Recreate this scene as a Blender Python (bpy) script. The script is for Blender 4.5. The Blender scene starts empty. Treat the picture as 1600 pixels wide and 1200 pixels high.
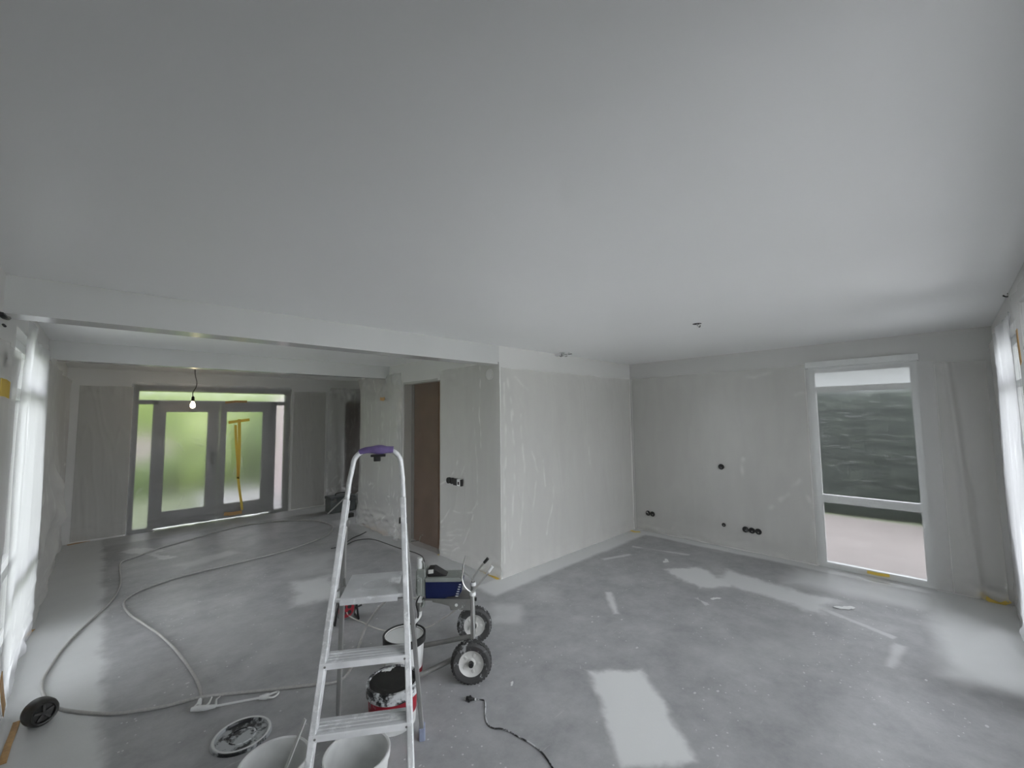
import bpy, math, random
from mathutils import Vector, Matrix, noise as mnoise
random.seed(7)
scene = bpy.context.scene
COL = scene.collection

# ------------------------------------------------------------------ camera
F_PX, YAW, PITCH, ROLL, CAM_H = 656.78, 0.80078, 0.076261, -0.011996, 1.79182
_f = Vector((math.cos(YAW)*math.cos(PITCH), math.sin(YAW)*math.cos(PITCH), math.sin(PITCH)))
_r = Vector((math.sin(YAW), -math.cos(YAW), 0)); _u = _r.cross(_f)
CR = _r*math.cos(ROLL) + _u*math.sin(ROLL); CU = -_r*math.sin(ROLL) + _u*math.cos(ROLL)
cam_d = bpy.data.cameras.new('camera'); cam = bpy.data.objects.new('camera', cam_d); COL.objects.link(cam)
cam_d.sensor_width = 36; cam_d.lens = F_PX/1600*36; cam_d.clip_start = 0.05; cam_d.clip_end = 200
cam.matrix_world = Matrix(((CR.x, CU.x, -_f.x, 0), (CR.y, CU.y, -_f.y, 0), (CR.z, CU.z, -_f.z, CAM_H), (0, 0, 0, 1)))
scene.camera = cam

# ------------------------------------------------------------------ world: bright overcast sky
SKY_STRENGTH = 6.6
world = bpy.data.worlds.new('world'); scene.world = world; world.use_nodes = True
bg = world.node_tree.nodes['Background']; bg.inputs[0].default_value = (0.915, 0.945, 1.0, 1); bg.inputs[1].default_value = SKY_STRENGTH

# light portals: they emit nothing, they only guide sampling of the sky through the openings
def portal(loc, rot, w, h):
    d = bpy.data.lights.new('window_portal', 'AREA'); d.shape = 'RECTANGLE'; d.size = w; d.size_y = h
    d.cycles.is_portal = True
    o = bpy.data.objects.new('window_portal', d); COL.objects.link(o); o.location = loc; o.rotation_euler = rot
PI = math.pi
portal((6.42, 0.67, 1.17), (0, PI/2, 0), 2.4, 1.05)              # towards -x
portal((6.42, 8.2, 1.55), (0, PI/2, 0), 1.6, 1.3)
portal((-0.76, 4.82, 1.2), (0, -PI/2, 0), 2.4, 1.65)             # towards +x
portal((4.81, -0.68, 1.2), (PI/2, 0, 0), 1.25, 2.4)              # towards +y
portal((2.4, -0.68, 1.2), (PI/2, 0, 0), 3.3, 2.4)
portal((1.5, 9.38, 1.2), (-PI/2, 0, 0), 2.5, 2.45)               # towards -y

scene.view_settings.view_transform = 'Standard'; scene.view_settings.look = 'None'
scene.view_settings.exposure = 0.46; scene.view_settings.gamma = 1.0; scene.view_settings.use_curve_mapping = False
scene.cycles.transparent_max_bounces = 16
scene.cycles.max_bounces = 12; scene.cycles.diffuse_bounces = 6; scene.cycles.transmission_bounces = 10

# ------------------------------------------------------------------ pixels to places
def ray(px, py): return _f + CR*((px-800)/F_PX) - CU*((py-600)/F_PX)
CAM = Vector((0, 0, CAM_H))
def PZ(px, py, z=0.0):
    d = ray(px, py); return CAM + d*((z-CAM_H)/d.z)
def PY(px, py, y):
    d = ray(px, py); return CAM + d*(y/d.y)
def PX(px, py, x):
    d = ray(px, py); return CAM + d*(x/d.x)
def PV(px, py, at):       # on the upright plane through `at` that faces the camera
    n = Vector((_f.x, _f.y, 0)).normalized(); d = ray(px, py)
    return CAM + d*((Vector(at)-CAM).dot(n)/d.dot(n))

# ------------------------------------------------------------------ mesh builder
class MB:
    def __init__(s): s.v = []; s.f = []
    def box(s, c, size, rot=None):
        c = Vector(c); h = Vector(size)/2; b = len(s.v)
        for x in (-1, 1):
            for y in (-1, 1):
                for z in (-1, 1):
                    p = Vector((x*h.x, y*h.y, z*h.z)); s.v.append(c + (rot @ p if rot else p))
        s.f += [tuple(b+i for i in q) for q in ((0,1,3,2),(4,6,7,5),(0,4,5,1),(2,3,7,6),(0,2,6,4),(1,5,7,3))]
        return s
    def rng(s, x0, x1, y0, y1, z0, z1): return s.box(((x0+x1)/2, (y0+y1)/2, (z0+z1)/2), (abs(x1-x0), abs(y1-y0), abs(z1-z0)))
    def bar(s, a, b, w, h, up=(0, 0, 1)):       # rectangular bar from a to b; w across, h along up
        a = Vector(a); b = Vector(b); d = (b-a); L = d.length; d.normalize()
        x = d.cross(Vector(up)).normalized(); z = x.cross(d)
        return s.box((a+b)/2, (w, L, h), Matrix((x, d, z)).transposed())
    def tube(s, path, r, n=10, caps=True, closed=False):
        P = [Vector(p) for p in path]; N = len(P); rs = r if isinstance(r, (list, tuple)) else [r]*N
        ref = None; b0 = len(s.v)
        for i, p in enumerate(P):
            t = (P[(i+1) % N]-P[i-1]) if closed else (P[min(i+1, N-1)]-P[max(i-1, 0)])
            t.normalize()
            if ref is None:
                ref = t.orthogonal().normalized()
            ref = (ref - t*ref.dot(t)).normalized(); q = t.cross(ref)
            for k in range(n):
                a = 2*PI*k/n; s.v.append(p + (ref*math.cos(a) + q*math.sin(a))*rs[i])
        for i in range(N if closed else N-1):
            for k in range(n):
                j = (i+1) % N
                s.f.append((b0+i*n+k, b0+i*n+(k+1) % n, b0+j*n+(k+1) % n, b0+j*n+k))
        if caps and not closed:
            s.f.append(tuple(b0+k for k in range(n))[::-1]); s.f.append(tuple(b0+(N-1)*n+k for k in range(n)))
        return s
    def lathe(s, prof, c=(0, 0, 0), axis=(0, 0, 1), n=32, close=False):   # prof: (r, h)
        axis = Vector(axis).normalized(); x = axis.orthogonal().normalized()
        if abs(axis.z) > .99: x = Vector((1, 0, 0))
        y = axis.cross(x); c = Vector(c); b = len(s.v); M = len(prof)
        for r, h in prof:
            for k in range(n):
                a = 2*PI*k/n; s.v.append(c + axis*h + (x*math.cos(a)+y*math.sin(a))*max(r, 1e-4))
        for i in range(M if close else M-1):
            j = (i+1) % M
            for k in range(n): s.f.append((b+i*n+k, b+i*n+(k+1) % n, b+j*n+(k+1) % n, b+j*n+k))
        if not close:
            if prof[0][0] <= 1e-4 or True: pass
        return s
    def prism(s, pts, ext):          # pts: polygon in 3D, ext: vector
        b = len(s.v); n = len(pts); e = Vector(ext)
        s.v += [Vector(p) for p in pts] + [Vector(p)+e for p in pts]
        s.f.append(tuple(range(b, b+n))[::-1]); s.f.append(tuple(range(b+n, b+2*n)))
        for k in range(n): s.f.append((b+k, b+(k+1) % n, b+n+(k+1) % n, b+n+k))
        return s
    def grid(s, nu, nv, fn, thick=None):
        b = len(s.v)
        for j in range(nv+1):
            for i in range(nu+1): s.v.append(Vector(fn(i/nu, j/nv)))
        for j in range(nv):
            for i in range(nu):
                a = b+j*(nu+1)+i; s.f.append((a, a+1, a+nu+2, a+nu+1))
        return s
    def build(s, name, mat, parent=None, smooth=True, bevel=0, angle=35):
        org = Vector((0, 0, 0))
        me = bpy.data.meshes.new(name); me.from_pydata([tuple(p) for p in s.v], [], s.f); me.validate(); me.update()
        if mat: me.materials.append(mat)
        o = bpy.data.objects.new(name, me); COL.objects.link(o)
        import bmesh
        bm = bmesh.new(); bm.from_mesh(me); bmesh.ops.recalc_face_normals(bm, faces=bm.faces); bm.to_mesh(me); bm.free()
        if smooth:
            me.shade_smooth(); me.set_sharp_from_angle(angle=math.radians(angle))
        if bevel:
            m = o.modifiers.new('bevel', 'BEVEL'); m.width = bevel; m.segments = 2; m.limit_method = 'ANGLE'
        if parent: o.parent = parent; o.matrix_parent_inverse = parent.matrix_world.inverted()
        return o
def thing(name, label, cat, loc, group=None):
    o = bpy.data.objects.new(name, None); COL.objects.link(o); o.location = loc; o.empty_display_size = .1
    o.matrix_world = Matrix.Translation(Vector(loc))
    o['label'] = label; o['category'] = cat
    if group: o['group'] = group
    return o
def tag(o, label, cat, group=None):
    o['label'] = label; o['category'] = cat
    if group: o['group'] = group
    return o
def struct(o, label=None, cat=None):
    o['kind'] = 'structure'
    if label: o['label'] = label
    if cat: o['category'] = cat
    return o
def smooth_path(pts, k=6, closed=False):      # Catmull-Rom
    P = [Vector(p) for p in pts]; out = []; n = len(P)
    for i in range(n if closed else n-1):
        if closed: a, b, c, d = P[i-1], P[i], P[(i+1) % n], P[(i+2) % n]
        else: a, b, c, d = P[max(i-1, 0)], P[i], P[i+1], P[min(i+2, n-1)]
        for j in range(k):
            t = j/k
            out.append(.5*((2*b)+(c-a)*t+(2*a-5*b+4*c-d)*t*t+(3*b-a-3*c+d)*t**3))
    if not closed: out.append(P[-1])
    return out

# ------------------------------------------------------------------ materials
class NT:
    def __init__(s, name):
        s.m = bpy.data.materials.new(name); s.m.use_nodes = True; s.t = s.m.node_tree; s.n = s.t.nodes
        s.p = s.n.get('Principled BSDF'); s.out = s.n.get('Material Output')
    def add(s, typ, **kw):
        n = s.n.new(typ)
        for k, v in kw.items():
            if k.startswith('i_'): n.inputs[k[2:].replace('_', ' ')].default_value = v
            else: setattr(n, k, v)
        return n
    def link(s, a, b): s.t.links.new(a, b)
    def math(s, op, a, b=None, clamp=False):
        n = s.n.new('ShaderNodeMath'); n.operation = op; n.use_clamp = clamp
        for i, v in enumerate((a, b)):
            if v is None: continue
            if hasattr(v, 'is_output'): s.link(v, n.inputs[i])
            else: n.inputs[i].default_value = v
        return n.outputs[0]
    def obj(s): return s.add('ShaderNodeTexCoord').outputs['Object']
    def noise(s, scale, detail=4, rough=.55, vec=None, dist=0):
        n = s.add('ShaderNodeTexNoise'); n.inputs['Scale'].default_value = scale; n.inputs['Detail'].default_value = detail
        n.inputs['Roughness'].default_value = rough; n.inputs['Distortion'].default_value = dist
        s.link(vec if vec is not None else s.obj(), n.inputs['Vector']); return n.outputs['Fac']
    def ramp(s, fac, stops):
        n = s.add('ShaderNodeValToRGB'); s.link(fac, n.inputs[0]); e = n.color_ramp.elements
        while len(e) < len(stops): e.new(.5)
        for i, (p, c) in enumerate(stops):
            e[i].position = p; e[i].color = (*c, 1) if len(c) == 3 else c
        return n.outputs[0]
    def step(s, fac, a, b):
        n = s.add('ShaderNodeMapRange', interpolation_type='SMOOTHSTEP'); s.link(fac, n.inputs[0])
        n.inputs[1].default_value = a; n.inputs[2].default_value = b; return n.outputs[0]
    def mix(s, fac, a, b):
        n = s.add('ShaderNodeMix', data_type='RGBA')
        for sock, v in ((n.inputs[0], fac), (n.inputs[6], a), (n.inputs[7], b)):
            if hasattr(v, 'is_output'): s.link(v, sock)
            elif isinstance(v, (int, float)): sock.default_value = v
            else: sock.default_value = (*v, 1)
        return n.outputs[2]
    def bump(s, h, strength, dist=.01):
        n = s.add('ShaderNodeBump'); n.inputs['Strength'].default_value = strength; n.inputs['Distance'].default_value = dist
        s.link(h, n.inputs['Height']); s.link(n.outputs[0], s.p.inputs['Normal'])
    def col(s, c):
        if hasattr(c, 'is_output'): s.link(c, s.p.inputs['Base Color'])
        else: s.p.inputs['Base Color'].default_value = (*c, 1)
    def set(s, rough=None, metal=None, spec=None):
        if rough is not None:
            if hasattr(rough, 'is_output'): s.link(rough, s.p.inputs['Roughness'])
            else: s.p.inputs['Roughness'].default_value = rough
        if metal is not None:
            if hasattr(metal, 'is_output'): s.link(metal, s.p.inputs['Metallic'])
            else: s.p.inputs['Metallic'].default_value = metal
        if spec is not None: s.p.inputs['Specular IOR Level'].default_value = spec

def simple(name, col, rough=.5, metal=0, var=.12, scale=18, spec=.5):
    t = NT(name); f = t.noise(scale)
    t.col(t.ramp(f, [(.3, tuple(c*(1-var) for c in col)), (.7, tuple(min(1, c*(1+var)) for c in col))])); t.set(rough, metal, spec); return t.m
def splattered(name, col, rough, metal, amount=.56, paint=(.62, .64, .66), scale=26, vec_scale=None):
    t = NT(name); o = t.obj()
    if vec_scale:
        mp = t.add('ShaderNodeMapping'); mp.inputs['Scale'].default_value = vec_scale; t.link(o, mp.inputs[0]); o = mp.outputs[0]
    a = t.noise(scale, 5, .7, o); b = t.noise(scale*.22, 3, .5, o)
    k = t.math('ADD', t.math('MULTIPLY', a, .6), t.math('MULTIPLY', b, .4)); m = t.step(k, amount-.02, amount+.05)
    f = t.noise(7, 3, .5, o)
    base = t.ramp(f, [(.3, tuple(c*.82 for c in col)), (.7, tuple(min(1, c*1.1) for c in col))])
    t.col(t.mix(m, base, paint)); t.set(rough)
    t.set(metal=t.math('MULTIPLY', t.math('SUBTRACT', 1.0, m), metal)); t.bump(m, .25, .002); return t.m

def mat_wall(name, col):
    t = NT(name); a = t.noise(1.3, 3); b = t.noise(90, 3)
    t.col(t.ramp(a, [(.3, tuple(c*.96 for c in col)), (.7, col)])); t.set(.55, 0, .35); return t.m
def mat_ceiling():
    t = NT('ceiling_paint'); a = t.noise(.9, 4); b = t.noise(1.2, 2, .5)
    t.col(t.ramp(a, [(.3, (.85, .853, .85)), (.7, (.87, .872, .87))]))
    t.set(t.ramp(b, [(.3, (.36,)*3), (.7, (.42,)*3)]), 0, .45); t.bump(t.noise(1.2, 2), .05, .02); return t.m
M_WALL = mat_wall('wall_paint', (.66, .657, .642)); M_CEIL = mat_ceiling()
M_BEAM = mat_wall('beam_gloss_paint', (.60, .605, .60)); M_BEAM.node_tree.nodes['Principled BSDF'].inputs['Roughness'].default_value = .16
M_FRAME = simple('window_frame_paint', (.78, .79, .78), .35, 0, .03)
M_DOORFRAME = simple('grey_door_frame_paint', (.25, .25, .25), .4, 0, .05)
M_DARKDOOR = simple('dark_brown_door', (.085, .055, .04), .5, 0, .25, 5)
M_BROWN = simple('brown_wood_panel', (.15, .088, .055), .55, 0, .25, 4)

def mat_film(name, opacity, creases=.25, tint=(.76, .76, .75), gloss=.11, rough=.3, clear=.96, blur=None, front=.35):
    t = NT(name); t.n.remove(t.p)
    if blur:                    # unevenly stretched film smears what lies behind it
        tr = t.add('ShaderNodeBsdfRefraction'); tr.inputs['IOR'].default_value = blur[0]; tr.inputs['Roughness'].default_value = blur[1]
    else: tr = t.add('ShaderNodeBsdfTransparent')
    tr.inputs[0].default_value = (clear, clear, clear, 1)
    tl = t.add('ShaderNodeBsdfTranslucent'); tl.inputs[0].default_value = (*tint, 1)
    df = t.add('ShaderNodeBsdfDiffuse'); df.inputs[0].default_value = (*tint, 1)
    gl = t.add('ShaderNodeBsdfGlossy'); gl.inputs['Roughness'].default_value = rough; gl.inputs[0].default_value = (.9, .9, .9, 1)
    m1 = t.add('ShaderNodeMixShader'); m1.inputs[0].default_value = front
    t.link(tl.outputs[0], m1.inputs[1]); t.link(df.outputs[0], m1.inputs[2])
    m2 = t.add('ShaderNodeMixShader'); m2.inputs[0].default_value = gloss
    t.link(m1.outputs[0], m2.inputs[1]); t.link(gl.outputs[0], m2.inputs[2])
    o = t.obj(); mp = t.add('ShaderNodeMapping'); mp.inputs['Scale'].default_value = (2.0, 2.0, .55); t.link(o, mp.inputs[0])
    a = t.noise(3.0, 3, .5, mp.outputs[0], .6)
    at = t.add('ShaderNodeAttribute', attribute_name='crease')     # folded layers, plus crease highlights painted white
    op = t.math('ADD', t.math('ADD', t.math('MULTIPLY', t.math('SUBTRACT', a, .5), creases), opacity), 0.0, True)
    m3 = t.add('ShaderNodeMixShader'); t.link(op, m3.inputs[0]); t.link(tr.outputs[0], m3.inputs[1]); t.link(m2.outputs[0], m3.inputs[2])
    wf = t.add('ShaderNodeBsdfDiffuse'); wf.inputs[0].default_value = (.93, .93, .93, 1)
    wt = t.add('ShaderNodeBsdfTranslucent'); wt.inputs[0].default_value = (.93, .93, .93, 1)
    wm = t.add('ShaderNodeMixShader'); wm.inputs[0].default_value = .45; t.link(wf.outputs[0], wm.inputs[1]); t.link(wt.outputs[0], wm.inputs[2])
    m4 = t.add('ShaderNodeMixShader'); t.link(t.math('MULTIPLY', at.outputs['Fac'], .6), m4.inputs[0]); t.link(m3.outputs[0], m4.inputs[1]); t.link(wm.outputs[0], m4.inputs[2])
    bp = t.add('ShaderNodeBump'); bp.inputs['Strength'].default_value = .12; bp.inputs['Distance'].default_value = .01
    t.link(a, bp.inputs['Height'])
    for n in (gl, df): t.link(bp.outputs[0], n.inputs['Normal'])
    t.link(m4.outputs[0], t.out.inputs[0]); return t.m
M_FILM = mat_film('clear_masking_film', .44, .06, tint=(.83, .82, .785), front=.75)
M_FILM_D = mat_film('shade_grey_masking_film', .5, .06, tint=(.60, .59, .56), gloss=.04, rough=.5, front=.7)  # far wall copy: greyer for its shade as well as for dirt
M_FILM_B = mat_film('window_masking_film', .05, .02, gloss=.05, rough=.35, blur=(1.04, .34))
M_FILM_C = mat_film('door_masking_film', .10, .06, gloss=.06, rough=.4, blur=(1.2, .5))
M_FILM_W = mat_film('milky_masking_film', .45, .04, tint=(.90, .91, .93), gloss=.05, rough=.35, clear=.92)
def mat_glass(name='window_glass', c=.95):
    t = NT(name); t.n.remove(t.p)
    tr = t.add('ShaderNodeBsdfTransparent'); tr.inputs[0].default_value = (c, c, c, 1)
    gl = t.add('ShaderNodeBsdfGlossy'); gl.inputs['Roughness'].default_value = .03
    fr = t.add('ShaderNodeFresnel'); fr.inputs[0].default_value = 1.45
    m = t.add('ShaderNodeMixShader'); t.link(fr.outputs[0], m.inputs[0]); t.link(tr.outputs[0], m.inputs[1]); t.link(gl.outputs[0], m.inputs[2])
    t.link(m.outputs[0], t.out.inputs[0]); return t.m
M_GLASS = mat_glass(); M_GLASS_DIM = mat_glass('dimming_window_glass', .68); M_GLASS_DOOR = mat_glass('door_glass', .5)  # darker copies: grey put into the glass to hold down outdoor brightness
def mat_tape(name, c):
    t = NT(name); t.col(t.ramp(t.noise(40), [(.3, tuple(x*.9 for x in c)), (.7, c)])); t.set(.6)
    tl = t.add('ShaderNodeBsdfTranslucent'); tl.inputs[0].default_value = (*c, 1); m = t.add('ShaderNodeMixShader'); m.inputs[0].default_value = .6
    t.link(t.p.outputs[0], m.inputs[1]); t.link(tl.outputs[0], m.inputs[2]); t.link(m.outputs[0], t.out.inputs[0]); return t.m
M_TAPE = mat_tape('yellow_masking_tape', (.96, .80, .26))
M_TAPE_TAN = simple('tan_masking_tape', (.50, .30, .12), .6, 0, .15, 40)

def mat_floor():
    t = NT('concrete_floor'); o = t.obj()
    sep = t.add('ShaderNodeSeparateXYZ'); t.link(o, sep.inputs[0]); X, Y = sep.outputs[0], sep.outputs[1]
    w1 = t.noise(2.6, 4, .6, o); w2 = t.noise(14, 4, .65, o)
    warp = t.math('ADD', t.math('MULTIPLY', t.math('SUBTRACT', w1, .5), .30), t.math('MULTIPLY', t.math('SUBTRACT', w2, .5), .10))
    # overspray patches and painted daylight: (cx, cy, half length, half width, degrees, softness, strength, raggedness)
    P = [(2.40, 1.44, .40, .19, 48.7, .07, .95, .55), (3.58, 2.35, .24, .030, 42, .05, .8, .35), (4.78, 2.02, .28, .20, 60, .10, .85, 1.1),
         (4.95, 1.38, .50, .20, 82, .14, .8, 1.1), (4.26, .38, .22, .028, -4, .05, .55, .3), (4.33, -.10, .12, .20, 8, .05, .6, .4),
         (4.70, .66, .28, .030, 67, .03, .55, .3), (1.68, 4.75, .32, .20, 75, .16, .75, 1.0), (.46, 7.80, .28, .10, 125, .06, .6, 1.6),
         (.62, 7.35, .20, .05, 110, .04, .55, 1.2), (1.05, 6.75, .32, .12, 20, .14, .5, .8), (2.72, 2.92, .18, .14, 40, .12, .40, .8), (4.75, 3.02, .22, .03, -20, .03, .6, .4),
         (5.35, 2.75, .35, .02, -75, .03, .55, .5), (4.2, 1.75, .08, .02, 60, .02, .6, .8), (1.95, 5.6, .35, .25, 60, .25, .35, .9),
         (4.65, 3.43, 1.75, .17, 0, .09, .85, .35), (6.02, 1.5, 2.2, .12, 90, .10, .85, .35), (-.25, 5.9, 3.4, .33, 90, .10, .75, .7),  # left wall band: real dust, whitened further to paint in window light
         (1.4, 8.85, 2.0, .35, 0, .12, .38, .4), (3.15, 5.5, 2.1, .22, 90, .14, .45, .5), (5.2, -.10, 1.0, .30, 4, .2, .9, .5), (5.62, .55, .75, .26, 95, .30, .7, .6), (3.6, 1.1, .5, .16, 150, .3, .14, 1.2), (1.0, 4.2, .6, .2, 100, .3, .12, 1.2)]  # patches by the right corner windows: dust whitened to stand for daylight
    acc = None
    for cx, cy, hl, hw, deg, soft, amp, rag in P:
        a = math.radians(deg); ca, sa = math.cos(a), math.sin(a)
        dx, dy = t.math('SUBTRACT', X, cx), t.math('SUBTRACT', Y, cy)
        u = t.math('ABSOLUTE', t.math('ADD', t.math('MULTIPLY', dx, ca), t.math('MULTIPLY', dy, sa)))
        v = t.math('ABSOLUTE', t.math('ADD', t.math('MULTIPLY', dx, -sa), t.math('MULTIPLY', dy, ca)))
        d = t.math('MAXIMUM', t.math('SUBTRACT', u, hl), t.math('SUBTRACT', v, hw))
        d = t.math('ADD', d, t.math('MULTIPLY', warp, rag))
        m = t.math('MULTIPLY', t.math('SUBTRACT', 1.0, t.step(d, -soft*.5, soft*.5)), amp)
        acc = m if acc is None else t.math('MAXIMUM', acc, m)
    dust = t.step(t.noise(1.1, 6, .6, o), .5, .72); acc = t.math('MAXIMUM', acc, t.math('MULTIPLY', dust, .22))
    # splashes of paint
    mp = t.add('ShaderNodeMapping'); mp.inputs['Rotation'].default_value = (0, 0, .5); mp.inputs['Scale'].default_value = (1, 1.7, 1); t.link(o, mp.inputs[0])
    vo = t.add('ShaderNodeTexVoronoi'); vo.inputs['Scale'].default_value = 5.5; t.link(mp.outputs[0], vo.inputs['Vector'])
    sp = t.math('LESS_THAN', t.math('ADD', vo.outputs['Distance'], t.math('MULTIPLY', w2, .10)), .12)
    gate = t.math('GREATER_THAN', t.noise(3.1, 2, .5, o), .50); sp = t.math('MULTIPLY', sp, gate)
    vo2 = t.add('ShaderNodeTexVoronoi'); vo2.inputs['Scale'].default_value = 21; t.link(o, vo2.inputs['Vector'])
    sp2 = t.math('MULTIPLY', t.math('LESS_THAN', vo2.outputs['Distance'], .12), t.math('GREATER_THAN', t.noise(2.3, 3, .5, o), .54))
    # scraped streaks of filler
    mp3 = t.add('ShaderNodeMapping'); mp3.inputs['Rotation'].default_value = (0, 0, -.75); mp3.inputs['Scale'].default_value = (1.2, 9, 1); t.link(o, mp3.inputs[0])
    st = t.math('MULTIPLY', t.step(t.noise(3.0, 5, .7, mp3.outputs[0]), .62, .74), .30)
    acc = t.math('MAXIMUM', acc, t.math('MAXIMUM', t.math('MULTIPLY', t.math('MAXIMUM', sp, sp2), .65), st))
    base = t.ramp(t.noise(3.5, 9, .72, o), [(.3, (.265, .268, .275)), (.5, (.345, .348, .355)), (.7, (.42, .423, .43))])
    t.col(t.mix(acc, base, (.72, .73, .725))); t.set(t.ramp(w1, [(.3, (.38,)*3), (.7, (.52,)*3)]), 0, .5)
    t.bump(t.noise(45, 6, .7, o), .15, .006); return t.m
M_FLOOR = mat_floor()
M_ALU = splattered('aluminium_with_paint', (.74, .75, .76), .42, .35, .50, (.82, .83, .84), 34)
M_ALU_DARK = splattered('grey_aluminium_leg', (.42, .42, .41), .42, .7, .62, (.6, .6, .6), 30)
M_TREAD = splattered('dusty_tread', (.62, .63, .64), .5, .15, .53, (.76, .77, .78), 12)
M_NOSE = splattered('bright_nosing', (.84, .85, .86), .4, .1, .62, (.55, .56, .57), 26)
M_PURPLE = simple('purple_plastic', (.14, .10, .25), .5, 0, .2, 40)
M_BLACK = simple('black_plastic', (.018, .018, .018), .45, 0, .3, 30)
M_BLACK_GLOSS = simple('glossy_black_lid', (.012, .012, .013), .22, 0, .3, 20)
M_SMEAR = splattered('black_with_paint_smears', (.015, .015, .016), .35, 0, .50, (.60, .62, .63), 16)
M_RUBBER = splattered('dusty_rubber', (.045, .045, .045), .75, 0, .56, (.30, .31, .31), 30)
M_WHITE_PL = splattered('white_plastic', (.76, .77, .76), .35, 0, .60, (.75, .76, .76), 8)
M_PAINT = simple('wet_white_paint', (.72, .73, .72), .3, 0, .04, 6)
M_PAINT_GREY = simple('pale_grey_paint', (.64, .65, .64), .35, 0, .06, 6)
M_RED = splattered('red_label', (.30, .012, .025), .4, 0, .60, (.55, .5, .5), 22)
M_TEAL = simple('teal_label', (.02, .13, .17), .4)
M_BLUE = splattered('navy_blue_housing', (.006, .012, .062), .3, 0, .64, (.3, .34, .42), 30)
M_GREY_PL = splattered('grey_pump_casing', (.26, .28, .26), .45, .1, .58, (.45, .46, .45), 14)
M_CHROME = splattered('worn_chrome_tube', (.60, .60, .58), .28, .9, .63, (.6, .6, .6), 40)
M_STEEL = splattered('grey_steel_tube', (.26, .26, .25), .42, .6, .62, (.55, .55, .54), 40)
M_HOSE = simple('grey_spray_hose', (.42, .415, .40), .5, 0, .12, 60)
M_HUB = simple('white_wheel_hub', (.52, .52, .50), .45, 0, .08, 30)
M_CORD = splattered('black_cord_with_paint', (.03, .03, .03), .5, 0, .52, (.6, .61, .62), 9)
M_CORD_DARK = simple('dark_cord', (.07, .07, .065), .55)
M_CORD_WHITE = simple('pale_cord', (.52, .51, .47), .5)
M_BOXGREY = simple('grey_tool_box', (.17, .185, .185), .55, 0, .15, 8)
M_HOLE = simple('socket_box_black', (.022, .022, .022), .6)
M_BRASS = simple('lamp_socket_black', (.02, .018, .015), .4)

# ------------------------------------------------------------------ the shell of the room
H = 2.6
XD, YE, XB, YA, YC, XG = -0.42, -0.345, 6.08, 3.534, 9.04, 3.225
struct(MB().rng(-.72, 6.38, -.645, 9.34, -.2, 0).build('floor', M_FLOOR, smooth=False), 'grey concrete floor with white overspray patches and painted daylight', 'floor')
struct(MB().rng(-.72, 6.38, -.645, 9.34, H, H+.2).build('ceiling', M_CEIL, smooth=False), 'freshly sprayed white ceiling', 'ceiling')
def wall(name, axis, p0, p1, a0, a1, openings, label, z1=H):
    mb = MB(); cuts = sorted(openings); pos = a0
    def put(s, e, z0, zt):
        if e-s < 1e-4 or zt-z0 < 1e-4: return
        if axis == 'x': mb.rng(s, e, p0, p1, z0, zt)
        else: mb.rng(p0, p1, s, e, z0, zt)
    for o0, o1, z0, zt in cuts:
        put(pos, o0, 0, z1); put(o0, o1, 0, z0); put(o0, o1, zt, z1); pos = o1
    put(pos, a1, 0, z1)
    return struct(mb.build(name, M_WALL, smooth=False), label, 'wall')
W_B = (.185, 1.145, .0, 2.33); W_B2 = (7.6, 8.8, .8, 2.3); W_D = (4.05, 5.60, .04, 2.40); W_E1 = (4.22, 5.40, .04, 2.38); W_E2 = (.80, 4.0, .04, 2.45)
W_C = (.33, 2.66, .0, 2.37); D_G = (4.705, 5.65, .0, 2.285)
wall('wall_left', 'y', XD-.3, XD, -.645, 9.34, [W_D], 'left outer wall beside the film covered window')
wall('wall_near', 'x', YE-.3, YE, XD, XB, [W_E1, W_E2], 'outer wall with tall windows')
wall('wall_right', 'y', XB, XB+.3, -.645, 9.34, [W_B, W_B2], 'white wall with socket holes and tall narrow window')
wall('wall_back', 'x', YC, YC+.3, XD, XB, [W_C], 'far wall around the garden doors')
wall('wall_middle', 'x', YA, YA+.12, XG, XB, [], 'white wall of the projecting core')
wall('wall_partition', 'y', XG, XG+.125, YA+.12, 7.12, [D_G], 'core wall with the film covered doorway')
struct(MB().rng(XD, XG, YA, YA+.19, 2.385, H).build('ceiling_beam', M_BEAM, smooth=False), 'white boxed ceiling beam in line with the core wall', 'beam')
struct(MB().rng(XD, XG, 6.12, 6.28, 2.405, H).build('ceiling_beam', M_BEAM, smooth=False), 'second white ceiling beam nearer the garden doors', 'beam')

# window and door joinery.  frame(name, axis, plane, a0,a1, z0,z1, posts, rails)
def joinery(name, axis, c, depth, a0, a1, z0, z1, bars_v, bars_h, label, mat=M_FRAME, panes=(), glass=M_GLASS):
    root = bpy.data.objects.new(name, None); COL.objects.link(root); root['kind'] = 'structure'; root['label'] = label; root['category'] = 'window'
    P = (lambda a, z: (a, c, z)) if axis == 'x' else (lambda a, z: (c, a, z))
    root.matrix_world = Matrix.Translation(Vector(P((a0+a1)/2, z0)))
    def part(nm, s, e, zz0, zz1, m, d=depth, dc=0):
        mb = MB()
        if axis == 'x': mb.rng(s, e, c-d/2+dc, c+d/2+dc, zz0, zz1)
        else: mb.rng(c-d/2+dc, c+d/2+dc, s, e, zz0, zz1)
        return mb.build(nm, m, root, smooth=False, bevel=.003 if nm != 'pane' else 0)
    for s, e, b, t_ in bars_v: part('frame_post', s, e, b, t_, mat)
    for s, e, b, t_ in bars_h: part('frame_rail', s, e, b, t_, mat)
    for s, e, b, t_ in panes: part('pane', s, e, b, t_, glass, .012)
    return root, part
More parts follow.
